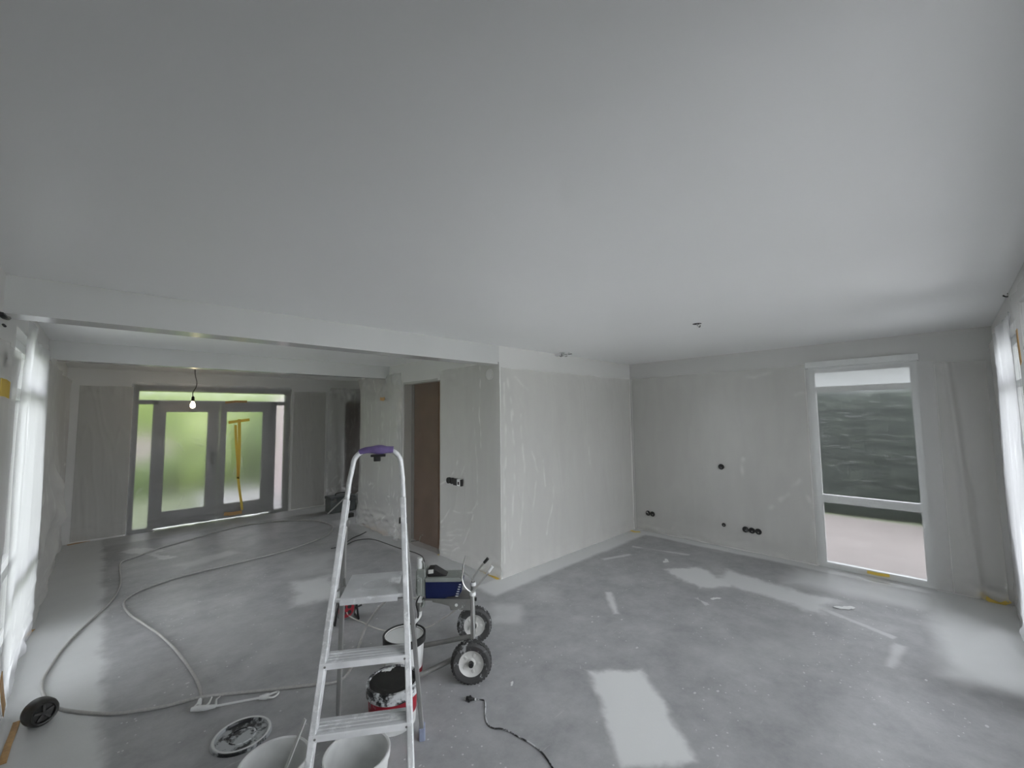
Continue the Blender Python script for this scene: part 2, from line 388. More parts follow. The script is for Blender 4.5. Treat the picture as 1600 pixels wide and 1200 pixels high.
# right wall window (wall_right)
joinery('window_1', 'y', XB+.06, .08, *W_B, [(1.085, 1.145, 0, 2.33), (.185, .25, 0, 2.33)],
        [(.25, 1.085, 2.265, 2.33), (.25, 1.085, 2.035, 2.095), (.25, 1.085, .745, .83), (.25, 1.085, 0, .05)],
        'tall white window with a transom and a low rail, under film', panes=[(.25, 1.085, .05, .745), (.25, 1.085, .83, 2.035), (.25, 1.085, 2.095, 2.265)], glass=M_GLASS_DIM)
joinery('window_2', 'y', XD-.10, .08, *W_D, [(4.05, 4.11, .04, 2.4), (5.54, 5.6, .04, 2.4)], [(4.11, 5.54, 2.33, 2.4), (4.11, 5.54, 1.97, 2.05), (4.11, 5.54, .62, .70), (4.11, 5.54, .04, .1)],
        'white window behind milky film in the left wall', panes=[(4.11, 5.54, .1, .62), (4.11, 5.54, .70, 1.97), (4.11, 5.54, 2.05, 2.33)])
joinery('window_3', 'x', YE-.10, .08, *W_E1, [(4.22, 4.28, .04, 2.38), (5.34, 5.4, .04, 2.38)], [(4.28, 5.34, 2.31, 2.38), (4.28, 5.34, 1.97, 2.03), (4.28, 5.34, .04, .1)],
        'white window behind milky film beside the right corner', panes=[(4.28, 5.34, .1, 1.97), (4.28, 5.34, 2.03, 2.31)])
joinery('window_4', 'x', YE-.10, .08, *W_E2, [(.80, .86, .04, 2.45), (2.6, 2.66, .04, 2.45), (3.94, 4.0, .04, 2.45)], [(.86, 2.6, 2.39, 2.45), (2.66, 3.94, 2.39, 2.45), (.86, 2.6, .04, .1), (2.66, 3.94, .04, .1)],
        'wide window in the near wall', panes=[(.86, 2.6, .1, 2.39), (2.66, 3.94, .1, 2.39)])
joinery('window_5', 'y', XB+.15, .08, *W_B2, [(7.6, 7.66, .8, 2.3), (8.74, 8.8, .8, 2.3)], [(7.66, 8.74, 2.24, 2.3), (7.66, 8.74, .8, .86)],
        'small window lighting the far passage', panes=[(7.66, 8.74, .86, 2.24)])
# garden doors with sidelights and transom (wall_back)
yc = YC+.14
joinery('window_6', 'x', yc, .09, *W_C, [(.33, .40, 0, 2.37), (.585, .66, 0, 2.12), (2.36, 2.43, 0, 2.12), (2.59, 2.66, 0, 2.37)],
        [(.40, 2.59, 2.28, 2.37), (.40, 2.59, 2.06, 2.13), (.40, .585, 0, .05), (2.43, 2.59, 0, .05)],
        'fixed frame with transom and narrow sidelights around the garden doors', M_DOORFRAME,
        panes=[(.40, .585, .05, 2.06), (2.43, 2.59, .05, 2.06), (.40, 2.59, 2.13, 2.28)], glass=M_GLASS_DOOR)
for nm, a0, a1, g0, g1, hx in (('door_1', .66, 1.505, .755, 1.335, 1.42), ('door_2', 1.515, 2.36, 1.615, 2.20, None)):
    r, part = joinery(nm, 'x', yc-.015, .07, a0, a1, 0, 2.06, [(a0, g0, .02, 2.06), (g1, a1, .02, 2.06)], [(g0, g1, 1.93, 2.06), (g0, g1, .02, .275)],
                      'left garden door leaf with a lever handle, under film' if hx else 'right garden door leaf crossed by yellow tape', M_DOORFRAME, panes=[(g0, g1, .275, 1.93)], glass=M_GLASS_DOOR)
    r['category'] = 'door'
    if hx:
        MB().rng(hx-.02, hx+.02, yc-.062, yc-.05, 1.0, 1.22).build('handle_plate', M_BLACK, r, smooth=False)
        MB().tube([(hx, yc-.05, 1.14), (hx, yc-.10, 1.14), (hx-.02, yc-.11, 1.14), (hx-.13, yc-.11, 1.14)], .010).build('lever_handle', M_CHROME, r)
# brown door in the core doorway and dark door in the far passage
r = bpy.data.objects.new('door_3', None); COL.objects.link(r); r.matrix_world = Matrix.Translation((XG+.16, 5.2, 0)); struct(r, 'brown wooden door behind hanging film in the core doorway', 'door')
MB().rng(XG+.135, XG+.175, 4.66, 5.70, .0, 2.33).build('door_leaf', M_BROWN, r, smooth=False)
MB().rng(XG+.126, XG+.136, 5.58, 5.70, .0, 2.33).build('door_stop', M_DOORFRAME, r, smooth=False)
r = bpy.data.objects.new('door_4', None); COL.objects.link(r); r.matrix_world = Matrix.Translation((4.1, YC-.02, 0)); struct(r, 'dark door behind film in the far passage', 'door')
MB().rng(3.72, 4.55, YC-.03, YC+.01, .0, 2.15).build('door_leaf', M_DARKDOOR, r, smooth=False)
mb = MB(); mb.rng(3.66, 3.72, YC-.05, YC, 0, 2.21); mb.rng(4.55, 4.61, YC-.05, YC, 0, 2.21); mb.rng(3.66, 4.61, YC-.05, YC, 2.15, 2.21); mb.build('door_casing', M_WALL, r, smooth=False)
# casing over the right window
struct(MB().rng(XB-.030, XB+.02, .17, 1.16, 2.325, 2.395).build('trim_1', M_FRAME, smooth=False, bevel=.003), 'white head trim above the tall window', 'trim')

# ------------------------------------------------------------------ outdoors
def mat_leaf(name, c0, c1, c2, sc):
    t = NT(name); a = t.noise(sc, 6, .7); t.col(t.ramp(a, [(.3, c0), (.5, c1), (.72, c2)])); t.set(.7); t.bump(t.noise(sc*3, 4), .6, .05); return t.m
M_LAWN = mat_leaf('lawn_grass', (.15, .18, .10), (.21, .24, .15), (.28, .31, .21), 3)
M_TERRACE = simple('pale_terrace_slabs', (.20, .178, .17), .7, 0, .08, 3)
M_HEDGE = mat_leaf('dark_hedge_leaves', (.004, .007, .006), (.013, .020, .015), (.05, .062, .047), 5)
_t = M_HEDGE.node_tree; _mp = _t.nodes.new('ShaderNodeMapping'); _mp.inputs['Scale'].default_value = (1, .35, 2.6); _tc = [n for n in _t.nodes if n.type == 'TEX_COORD'][0]
_t.links.new(_tc.outputs['Object'], _mp.inputs[0]); [_t.links.new(_mp.outputs[0], n.inputs['Vector']) for n in _t.nodes if n.type == 'TEX_NOISE']
M_SHRUB = mat_leaf('light_shrub_leaves', (.12, .19, .045), (.27, .37, .09), (.52, .62, .22), 1.2)
M_SHRUB2 = mat_leaf('green_shrub_leaves', (.07, .12, .04), (.17, .25, .08), (.34, .42, .18), 1.6)
M_PINK = simple('pale_pink_wall_paint', (.66, .55, .57), .8, 0, .05, 3)
struct(MB().rng(-40, 46, -40, 50, -.45, -.25).build('lawn', M_LAWN, smooth=False), 'lawn around the house', 'lawn')
struct(MB().rng(6.38, 9.7, -6, 8, -.25, -.12).build('terrace', M_TERRACE, smooth=False), 'pale terrace outside the tall window', 'terrace')
struct(MB().rng(1.75, 4.6, 9.34, 12.6, -.25, -.12).build('garden_path', simple('grey_garden_slabs', (.42, .42, .42), .7, 0, .08, 3), smooth=False), 'grey paving outside the garden doors', 'path')
struct(MB().rng(-6, 12, -8, -.645, -.25, -.13).build('yard_paving', simple('light_bounce_paving', (.78, .77, .76), .8, 0, .08, 2), smooth=False), 'unseen paving paled to bounce daylight through the near windows', 'path')  # out of view; made this pale to bounce daylight onto the ceiling
def blob(name, c, size, mat, label, cat, seed, amp=.12, boxy=3.5, n=44):
    rnd = Vector((seed*7.3, seed*3.1, seed)); mb = MB(); c = Vector(c)
    def fn(u, v):
        th = 2*PI*u; ph = PI*(v-.5); d = Vector((math.cos(th)*math.cos(ph), math.sin(th)*math.cos(ph), math.sin(ph)))
        k = (abs(d.x)**boxy+abs(d.y)**boxy+abs(d.z)**boxy)**(-1/boxy); p = Vector((d.x*size[0], d.y*size[1], d.z*size[2]))*k
        q = p*1.7+rnd; q2 = p*5+rnd
        return c + p*(1 + (amp*mnoise.noise(q)+amp*.8*mnoise.noise(q2))/max(.4, max(size)*.5))
    mb.grid(n*2, n, fn); return tag(mb.build(name, mat, angle=80), label, cat)
blob('hedge', (11.2, .6, .95), (.8, 5.5, 1.30), M_HEDGE, 'tall dark hedge across the terrace beyond the tall window', 'hedge', 1, .16, 6, 60)
blob('hedge', (-2.4, -6.6, 1.4), (5.2, .8, 1.9), mat_leaf('sky_screen_hedge_leaves', (.08, .09, .07), (.15, .165, .13), (.26, .275, .23), 2), 'added unseen hedge blocking low sky outside the near windows', 'hedge', 9, .2, 6, 50)  # added out of view to keep low sky light off the walls
blob('shrub', (9.3, -.55, .45), (.5, .45, .62), M_SHRUB2, 'round green shrub on the terrace before the dark hedge', 'shrub', 2, .12, 2.2, 24)
blob('shrub', (.45, 14.3, .0), (.75, .6, .62), M_SHRUB2, 'low dark green shrub before the pink garden wall', 'shrub', 3, .3, 2.4, 30)
blob('shrub', (2.35, 15.0, .8), (.85, .8, 1.5), M_SHRUB, 'light yellow green shrub behind the left garden door', 'shrub', 4, .3, 2.4, 36)
blob('shrub', (4.5, 14.6, .8), (1.05, .9, 1.5), M_SHRUB2, 'mid green shrub behind the taped garden door', 'shrub', 5, .3, 2.4, 30)
blob('hedge', (1.5, 19, 1.2), (9.0, 1.0, 1.9), M_SHRUB, 'long light green hedge closing the garden', 'hedge', 6, .3, 5, 50)
tag(MB().rng(3.35, 3.55, 9.36, 12.2, -.25, 2.35).build('garden_wall', M_PINK, smooth=False, bevel=.01), 'pale pink garden wall beside the garden doors', 'wall')
nb = thing('sky_cover_house', 'added pale house covering the bright sky behind the dark hedge', 'house', (20, .5, -.25))  # added to cover the bright sky above the hedge
MB().rng(18, 26, -9, 9, -.25, 3.5).build('facade', simple('pale_grey_render', (.27, .275, .28), .8, 0, .05, 2), nb, smooth=False)
MB().prism([(17.6, -9.4, 3.5), (26.4, -9.4, 3.5), (22, -9.4, 4.6)], (0, 18.8, 0)).build('roof', simple('dark_roof_tiles', (.09, .07, .065), .7), nb, smooth=False)
for y_ in (-5.5, -1.0, 3.5):
    w_ = MB().rng(17.96, 18.02, y_, y_+1.6, 1.2, 2.6).build('window', M_FRAME, nb, smooth=False); MB().rng(17.95, 17.97, y_+.08, y_+1.52, 1.28, 2.52).build('pane', M_GLASS, w_, smooth=False)
tag(MB().rng(.1, 1.75, 15.9, 16.02, -.25, 1.3).build('garden_screen', M_PINK, smooth=False, bevel=.01), 'low pale pink garden wall between the shrubs', 'wall')

# ------------------------------------------------------------------ masking film
def creases(lines, conv, org, du, dv, h=.010, w=.012):
    segs = []; U = Vector(du).normalized(); V = Vector(dv).normalized(); O = Vector(org)
    for l in lines:
        P = [conv(x, y)-O for x, y in l]; P = [(p.dot(U), p.dot(V)) for p in P]
        for a, b in zip(P, P[1:]): segs.append((a, b))
    def f(a, b):
        o = 0
        for (x0, y0), (x1, y1) in segs:
            dx, dy = x1-x0, y1-y0; t_ = max(0, min(1, ((a-x0)*dx+(b-y0)*dy)/(dx*dx+dy*dy+1e-9)))
            d2 = (a-x0-t_*dx)**2+(b-y0-t_*dy)**2
            if d2 < .004: o = max(o, h*math.exp(-d2/(w*w)))
        return o
    return f
def line_field(L, w=.011):      # L: polylines in sheet coordinates (metres); bucketed for speed
    from collections import defaultdict
    cell = .08; B = defaultdict(list)
    for l in L:
        k = l[0] if isinstance(l[0], (int, float)) else 1.0
        l = l[1:] if isinstance(l[0], (int, float)) else l
        for p, q in zip(l, l[1:]):
            for i in range(int((min(p[0], q[0])-.05)//cell), int((max(p[0], q[0])+.05)//cell)+1):
                for j in range(int((min(p[1], q[1])-.05)//cell), int((max(p[1], q[1])+.05)//cell)+1): B[i, j].append((p, q, k))
    def f(a, b):
        o = 0.0
        for (x0, y0), (x1, y1), k in B.get((int(a//cell), int(b//cell)), ()):
            dx, dy = x1-x0, y1-y0; t_ = max(0, min(1, ((a-x0)*dx+(b-y0)*dy)/(dx*dx+dy*dy+1e-9)))
            o = max(o, k*math.exp(-((a-x0-t_*dx)**2+(b-y0-t_*dy)**2)/(w*w)))
        return o
    return f
def px_lines(lines, conv, org, du):
    U = Vector(du).normalized(); O = Vector(org); out = []
    for l in lines:
        P = [conv(x, y)-O for x, y in l]; out.append([(p.dot(U), p.z) for p in P])
    return out
def rand_lines(W, Hh, nv, nd, seed, bottom=.6):
    r = random.Random(seed); L = []
    for k in range(nv):
        a = r.uniform(.02, W-.02); b = r.uniform(.1, Hh*.7); n_ = r.randint(3, 6); l = [r.uniform(.15, .5)]
        for i in range(n_): l.append((a, b)); a += r.uniform(-.03, .03); b += r.uniform(.08, .22)
        L.append(l)
    for k in range(nd):
        a = r.uniform(0, W); b = r.uniform(.03, bottom); an = r.uniform(-1.4, 1.4); s_ = r.uniform(.03, .13); bend = r.uniform(-.5, .5)
        L.append([r.uniform(.35, 1), (a, b), (a+s_*math.cos(an), b+s_*math.sin(an)), (a+2*s_*math.cos(an+bend), b+2*s_*math.sin(an+bend))])
    return L
def sheet(name, label, org, du, dv, n, nu, nv, mat, seed, base=.012, fold=.012, fine=.006, crumple=.02, fx=5.0, shape=None, edge=.01, cr=None, ch=.010):
    org, du, dv, n = Vector(org), Vector(du), Vector(dv), Vector(n)
    W, Hh = du.length, dv.length; mask = []
    def fn(u, v):
        a, b = u*W, v*Hh
        o = base + fold*(.5+mnoise.noise(Vector((a*fx+seed*11, b*.55, seed)))) \
            + fine*max(0, 1-abs(mnoise.noise(Vector((a*fx*2.1+b*.8+seed, b*1.3, seed+5))))*5)**2 \
            + crumple*max(0, .35-b)/.35*(.5+mnoise.noise(Vector((a*6, b*16, seed+9)))) \
            + crumple*.6*max(0, .30-(Hh-b))/.30*(.5+mnoise.noise(Vector((a*9, b*9, seed+19))))
        if shape: o += shape(a, b)
        if cr:
            wob = Vector((a*7, b*7, seed)); wa = .016*mnoise.noise(wob); wb_ = .016*mnoise.noise(wob+Vector((31, 7, 0)))
            c_ = cr(a+wa, b+wb_)
            if c_ > .01: c_ *= min(1.0, max(.06, .42+1.5*mnoise.noise(Vector((a*9+3, b*9, seed+40)))))
            mask.append(c_); o += ch*c_
        ex = edge*mnoise.noise(Vector((a*4, b*4, seed+3)))
        vv = v + (ex/Hh if v in (0.0, 1.0) and v == 1.0 else 0)
        return org + du*u + dv*vv + n*max(o, .004)
    o = MB().grid(nu, nv, fn).build(name, mat, angle=60)
    if cr:
        at = o.data.attributes.new('crease', 'FLOAT', 'POINT'); at.data.foreach_set('value', mask)
    return tag(o, label, 'plastic sheet')
# core wall facing the near windows
crA = ([[(786, 600), (788, 700), (786, 880)], [(797, 640), (803, 720), (797, 860)], [(812, 650), (818, 740), (810, 850)], [(826, 690), (838, 740), (830, 800)], [(862, 755), (864, 775), (852, 835)], [(846, 720), (850, 760)],
               [(787, 555), (792, 600), (800, 650)], [(802, 590), (822, 610)], [(918, 700), (921, 735)]])
crA = line_field([[.26]+l for l in px_lines(crA, lambda x, y: PY(x, y, YA), (XG, YA, 0), (1, 0, 0))], .014)
sheet('plastic_sheet', 'clear wrinkled masking film over the bright core wall', (XG+.005, YA, .01), (2.80, 0, 0), (0, 0, 2.34), (0, -1, 0), 260, 130, M_FILM, 1, fold=.006, fine=.002, crumple=.012, fx=2.2, cr=crA, ch=.004)
# core wall beside doorway
crG = ([[(688, 759), (700, 752), (703, 748), (712, 735), (716, 722)], [(717, 752), (722, 744), (727, 730)], [(690, 818), (699, 803), (705, 797)], [(690, 825), (712, 816)], [(690, 840), (706, 836), (722, 838)], [(690, 846), (708, 843), (726, 835)],
               [(691, 853), (706, 852), (722, 848)], [(692, 860), (708, 861), (720, 856)], [(694, 865), (712, 868)], [(706, 799), (722, 802), (740, 802)], [(738, 802), (744, 792), (747, 780)], [(740, 640), (746, 720), (747, 790)], [(726, 850), (734, 830), (741, 806)], [(752, 575), (750, 650), (753, 700)],
               [(698, 835), (715, 828), (728, 830)], [(753, 890), (765, 885), (774, 872)]])
crG = line_field([[random.uniform(.2, .7)]+l for l in px_lines(crG, lambda x, y: PX(x, y, XG), (XG, YA-.02, 0), (0, 1, 0))], .010)
sheet('plastic_sheet', 'clear film with shiny creases around the four gang socket', (XG, YA-.02, .01), (0, 1.185, 0), (0, 0, 2.40), (-1, 0, 0), 190, 220, M_FILM, 2, base=.008, fold=.006, fine=.002, crumple=.02, fx=2.5, cr=crG, ch=.006)
sheet('plastic_sheet', 'loose film hanging over the brown doorway', (XG-.004, 4.72, .02), (0, .92, 0), (0, 0, 2.29), (-1, 0, 0), 80, 80, mat_film('doorway_masking_film', .30, .03, tint=(.50, .45, .40), gloss=.06), 3, base=.006, fold=.03, fine=.0, fx=3, cr=line_field([[.3*l[0]]+l[1:] for l in rand_lines(.92, 2.29, 24, 4, 9)], .012), ch=.01)
sheet('plastic_sheet', 'crumpled film over the end of the core wall, taped to the floor', (XG, 5.66, .01), (0, 1.47, 0), (0, 0, 2.45), (-1, 0, 0), 130, 140, mat_film('crumpled_masking_film', .44, .06, gloss=.2, front=.7), 4, fold=.03, fine=.0, crumple=.09, fx=3, cr=line_field(rand_lines(1.47, 2.45, 42, 40, 4, .75), .010), ch=.005)
# right wall
crB = ([[(1160, 745), (1162, 720)], [(1200, 800), (1222, 780), (1240, 768)], [(1215, 790), (1250, 752)], [(1258, 770), (1270, 795)], [(1245, 620), (1256, 616)], [(1150, 590), (1180, 592), (1205, 584)]])
crB = line_field([[.28]+l for l in px_lines(crB, lambda x, y: PX(x, y, XB), (XB, 1.17, 0), (0, 1, 0))], .022)
sheet('plastic_sheet', 'smooth film over the socket wall left of the tall window', (XB, 1.17, .02), (0, 2.32, 0), (0, 0, 2.34), (-1, 0, 0), 150, 130, M_FILM, 5, fold=.006, fine=.002, crumple=.01, fx=1.6, cr=crB, ch=.0015)
sheet('plastic_sheet', 'film stretched over the tall window in the socket wall', (XB, .07, .015), (0, 1.09, 0), (0, 0, 2.29), (-1, 0, 0), 170, 360, M_FILM_B, 6, base=.006, fold=.004, fine=.0, crumple=.006, fx=2,
      cr=line_field([[_r.uniform(.12, .55), (a_, b_), (a_+_r.uniform(.02, .11), b_+_r.uniform(-.006, .006))] for _r in [random.Random(31)] for a_, b_ in [(_r.uniform(.16, .95), _r.choice((_r.uniform(.85, 2.0), _r.uniform(1.2, 1.9)))) for _ in range(150)]], .005), ch=.0)
sheet('plastic_sheet', 'film bunched in the corner right of the tall window', (XB, YE+.06, .015), (0, .345, 0), (0, 0, 2.26), (-1, 0, 0), 60, 90, M_FILM, 7, fold=.02, fine=.0, fx=3,
      shape=lambda a, b: .025*math.exp(-((a-.17-.04*b)/.03)**2))
# near wall
sheet('plastic_sheet', 'milky film glowing over the window next to the right corner', (4.15, YE, .02), (1.33, 0, 0), (0, 0, 2.40), (0, 1, 0), 80, 100, M_FILM_W, 8, fold=.03, fine=.006, crumple=.03, fx=3)
sheet('plastic_sheet', 'narrow film strip between the glowing window and the right corner', (5.49, YE, .02), (.56, 0, 0), (0, 0, 2.40), (0, 1, 0), 30, 80, M_FILM, 9, fold=.015, fine=.004, fx=3)
sheet('plastic_sheet', 'thin clear film over the wide window in the near wall', (.77, YE, .02), (3.26, 0, 0), (0, 0, 2.46), (0, 1, 0), 60, 60, mat_film('wide_window_film', .12, .0, gloss=.08, rough=.4), 10, fold=.02)
# left wall
sheet('plastic_sheet', 'milky glowing film over the window in the left wall', (XD, 4.02, .01), (0, 1.60, 0), (0, 0, 2.42), (1, 0, 0), 90, 120, M_FILM_W, 11, fold=.05, fine=.0, fx=2.2, crumple=.03, cr=line_field([[.4*l[0]]+l[1:] for l in rand_lines(1.6, 2.4, 14, 8, 21)], .02), ch=.02)
sheet('plastic_sheet', 'baggy grey film hanging beside the glowing window in the left wall', (XD, 5.63, .02), (0, 3.35, 0), (0, 0, 2.36), (1, 0, 0), 130, 120, M_FILM, 12, fold=.05, fine=.0, crumple=.03, fx=1.8, cr=line_field([[.5*l[0]]+l[1:] for l in rand_lines(3.35, 2.36, 40, 24, 23, 1.2)], .02), ch=.012,
      shape=lambda a, b: .10*math.exp(-((b-.75)/.45)**2)*math.exp(-((a-.9)/.9)**2)*(1+mnoise.noise(Vector((a*3, b*4, 1)))))
sheet('plastic_sheet', 'grey film on the left wall under the boxed ceiling beam', (XD, 2.6, .02), (0, 1.40, 0), (0, 0, 2.2), (1, 0, 0), 40, 50, M_FILM, 13, fold=.02)
# far wall
sheet('plastic_sheet', 'shade-greyed film over the far wall left of the garden doors', (XD+.14, YC, .03), (.60, 0, 0), (0, 0, 2.30), (0, -1, 0), 40, 60, M_FILM_D, 14, fold=.008, fine=.004)
sheet('plastic_sheet', 'film stretched over the garden doors and their sidelights', (.30, YC, .01), (2.34, 0, 0), (0, 0, 2.40), (0, -1, 0), 200, 190, M_FILM_C, 15, base=.008, fold=.008, fine=.0, crumple=.012, fx=2.5,
      cr=line_field(px_lines([[(374, 701), (382, 692), (385, 683), (393, 676), (402, 672)], [(377, 715), (380, 730), (380, 745)], [(370, 722), (366, 736), (364, 746)], [(267, 690), (280, 694), (287, 706)], [(299, 686), (312, 687)], [(300, 693), (318, 697)],
                             [(276, 802), (282, 785), (286, 776)], [(357, 680), (366, 660)], [(356, 695), (363, 685)], [(396, 710), (399, 720)], [(214, 770), (220, 764)], [(432, 771), (442, 772)]], lambda x, y: PY(x, y, YC), (.30, YC, 0), (1, 0, 0)), .010), ch=.006)
sheet('plastic_sheet', 'shade-greyed film over the far wall right of the garden doors', (2.70, YC, .03), (.62, 0, 0), (0, 0, 2.30), (0, -1, 0), 40, 60, M_FILM_D, 16, fold=.01, fine=.006)
sheet('plastic_sheet', 'gathered white drape of film in the far passage', (3.33, YC-.02, .02), (.95, 0, 0), (0, 0, 2.40), (0, -1, 0), 90, 90, mat_film('gathered_masking_film', .44, .06), 17, fold=.14, fine=.0, fx=3.5, crumple=.12, cr=line_field(rand_lines(.95, 2.4, 26, 14, 17), .014), ch=.02)
# painted film scraps
def scrap(name, px, label, s, seed, rot=0):
    c = PZ(px[0], px[1], 0); mb = MB()
    wid = lambda u: .16*(1-(2*u-1)**2)**.5*(1+.9*mnoise.noise(Vector((u*4, seed, 0))))+.01
    mb.grid(18, 6, lambda u, v: c+Vector((((u-.5)*s*math.cos(rot)-(v-.5)*s*wid(u)*2*math.sin(rot)), ((u-.5)*s*math.sin(rot)+(v-.5)*s*wid(u)*2*math.cos(rot)+.06*s*math.sin(u*5+seed)), .004+.05*s*abs(mnoise.noise(Vector((u*5, v*5, seed)))))))
    return tag(mb.build(name, M_PAINT, angle=80), label, 'film scrap')

# ------------------------------------------------------------------ step ladder
TH, LX, LY, SF, WB, TAP, ZP, DZ, DR, WR, ZH, HT = -.5886, .7215, 1.6068, .338, .2229, .0636, .9863, .2301, .8127, .2247, 1.2818, 1.6375
lw = Vector((math.cos(TH), math.sin(TH), 0)); ld = Vector((-math.sin(TH), math.cos(TH), 0)); lo = Vector((LX, LY, 0)); UZ = Vector((0, 0, 1))
def LP(a, d, z): return lo + lw*a + ld*d + UZ*z
def fr(s, z, dd=0): return LP(s*(WB-TAP*z), SF*z+dd, z)
lad = thing('step_ladder', 'paint splattered aluminium step ladder with purple top grip', 'ladder', lo+ld*.4)
sdir = (fr(1, 1)-fr(1, 0)).normalized(); sn = sdir.cross(lw).normalized()
zs = 1.42
for s in (-1, 1):
    MB().bar(fr(s, .03)+ld*.012, fr(s, zs-.03)+ld*.012, .026, .050, up=sn).build('stile', M_ALU, lad, smooth=False, bevel=.004)
    MB().bar(fr(s, .0)+ld*.012, fr(s, .05)+ld*.012, .034, .060, up=sn).build('foot', M_BLACK, lad, smooth=False, bevel=.006)
    # rear leg
    a = fr(s, ZH)+ld*.05; b = lo+lw*s*WR+ld*DR
    MB().bar(a, b+UZ*.03, .022, .034, up=ld).build('rear_leg', M_ALU_DARK, lad, smooth=False, bevel=.004)
    dr_ = (b-a).normalized()
    MB().bar(b+UZ*.055-dr_*.02, b+UZ*.0, .034, .052, up=ld).build('foot', simple('blue_grey_foot_%d' % s, (.25, .28, .38), .4), lad, smooth=False, bevel=.006)
    MB().lathe([(0, -.02), (.016, -.02), (.016, .02), (0, .02)], fr(s, ZH)+ld*.03-lw*s*.004, lw, 12).build('hinge_pin', M_STEEL, lad)
    # platform bracket arm
    MB().tube([fr(s*.93, ZP+.02)+ld*.02, LP(s*(WB-TAP*ZP-.02), SF*ZP+.17, ZP-.015), LP(s*(WB-TAP*ZP-.005), SF*ZP+.22, ZP+.01)], .006, 6).build('platform_arm', M_STEEL, lad)
# guard rail on top: bent tube
zt = HT-.012
arc = [fr(-1, zs-.05)+ld*.012, fr(-1, zs+.06)+ld*.012]
wt = WB-TAP*HT
for k in range(9):
    a = PI - k/8*PI/2; arc.append(LP(-wt+.075+.075*math.cos(a), SF*HT-.012, zt-.075+.075*math.sin(a)))
for k in range(9):
    a = PI/2 - k/8*PI/2; arc.append(LP(wt-.075+.075*math.cos(a), SF*HT-.012, zt-.075+.075*math.sin(a)))
arc += [fr(1, zs+.06)+ld*.012, fr(1, zs-.05)+ld*.012]
MB().tube(arc, .0125, 12).build('guard_rail', M_ALU, lad)
# purple grip and clip
mb = MB(); N = 16; g = []
gp = [LP(-.088+.168*i/N, SF*HT-.012, zt-.010*max(0, 1-i/4)**2+.002*math.sin(PI*i/N)) for i in range(N+1)]
gr = [.0145+.0035*min(1, i/6)+.006*math.exp(-((i/N-.58)/.16)**4) for i in range(N+1)]
mb.tube(gp, gr, 12); gripo = mb.build('top_grip', M_PURPLE, lad)
MB().box(LP(.005, SF*HT-.012, zt-.028), (.075, .03, .012), Matrix((lw, ld, UZ)).transposed()).box(LP(.0, SF*HT-.012, zt-.042), (.034, .026, .03), Matrix((lw, ld, UZ)).transposed()).build('clip', M_BLACK, lad, smooth=False, bevel=.003)
# treads
RL = Matrix((lw, ld, UZ)).transposed()
for k in range(1, 4):
    z = ZP-k*DZ; w2 = WB-TAP*z-.006; d0 = SF*z
    mb = MB()
    mb.prism([LP(-w2, d0+y, z+h) for y, h in ((-.012, -.022), (-.016, -.001), (-.010, .0015), (-.004, -.002), (.0, .0), (.012, .0), (.014, .0022), (.018, .0022), (.02, 0), (.034, 0), (.036, .0022), (.04, .0022), (.042, 0),
              (.056, 0), (.058, .0022), (.062, .0022), (.064, 0), (.085, -.001), (.085, -.02), (.081, -.02), (.081, -.005), (-.006, -.005), (-.008, -.022))], lw*2*w2)
    tr = mb.build('tread', M_TREAD, lad, smooth=False)
    MB().prism([LP(-w2-.018, d0+y, z+h) for y, h in ((-.015, -.026), (-.019, -.024), (-.019, -.002), (-.015, .0005))], lw*(2*w2+.036)).build('tread_nosing', M_NOSE, tr, smooth=False)
    for s in (-1, 1):
        MB().lathe([(0, .003), (.004, .002), (.005, 0)], LP(s*(w2-.005), d0-.0195, z-.013), -ld, 8).build('rivet', M_STEEL, tr)
w2 = WB-TAP*ZP-.035
pl = MB().prism([LP(-w2, SF*ZP+y, ZP+h) for y, h in ((-.02, -.028), (-.024, -.004), (-.018, .001), (.275, .001), (.275, -.018), (.27, -.018), (.27, -.004), (-.016, -.004), (-.017, -.028))], lw*2*w2).build('platform', M_TREAD, lad, smooth=False)
MB().lathe([(.055, .0012), (.06, .0032), (.065, .0012)], LP(.01, SF*ZP+.12, ZP), UZ, 24).build('platform_ring', M_TREAD, pl)
MB().tube([LP(-w2-.03, SF*ZP+.0, ZP-.012), LP(w2+.03, SF*ZP+.0, ZP-.012)], .009, 10).build('platform_axle', M_ALU, lad)
MB().tube([fr(-1, ZP-.05)+ld*.09, fr(1, ZP-.05)+ld*.09], .006, 8).build('cross_rod', M_STEEL, lad)

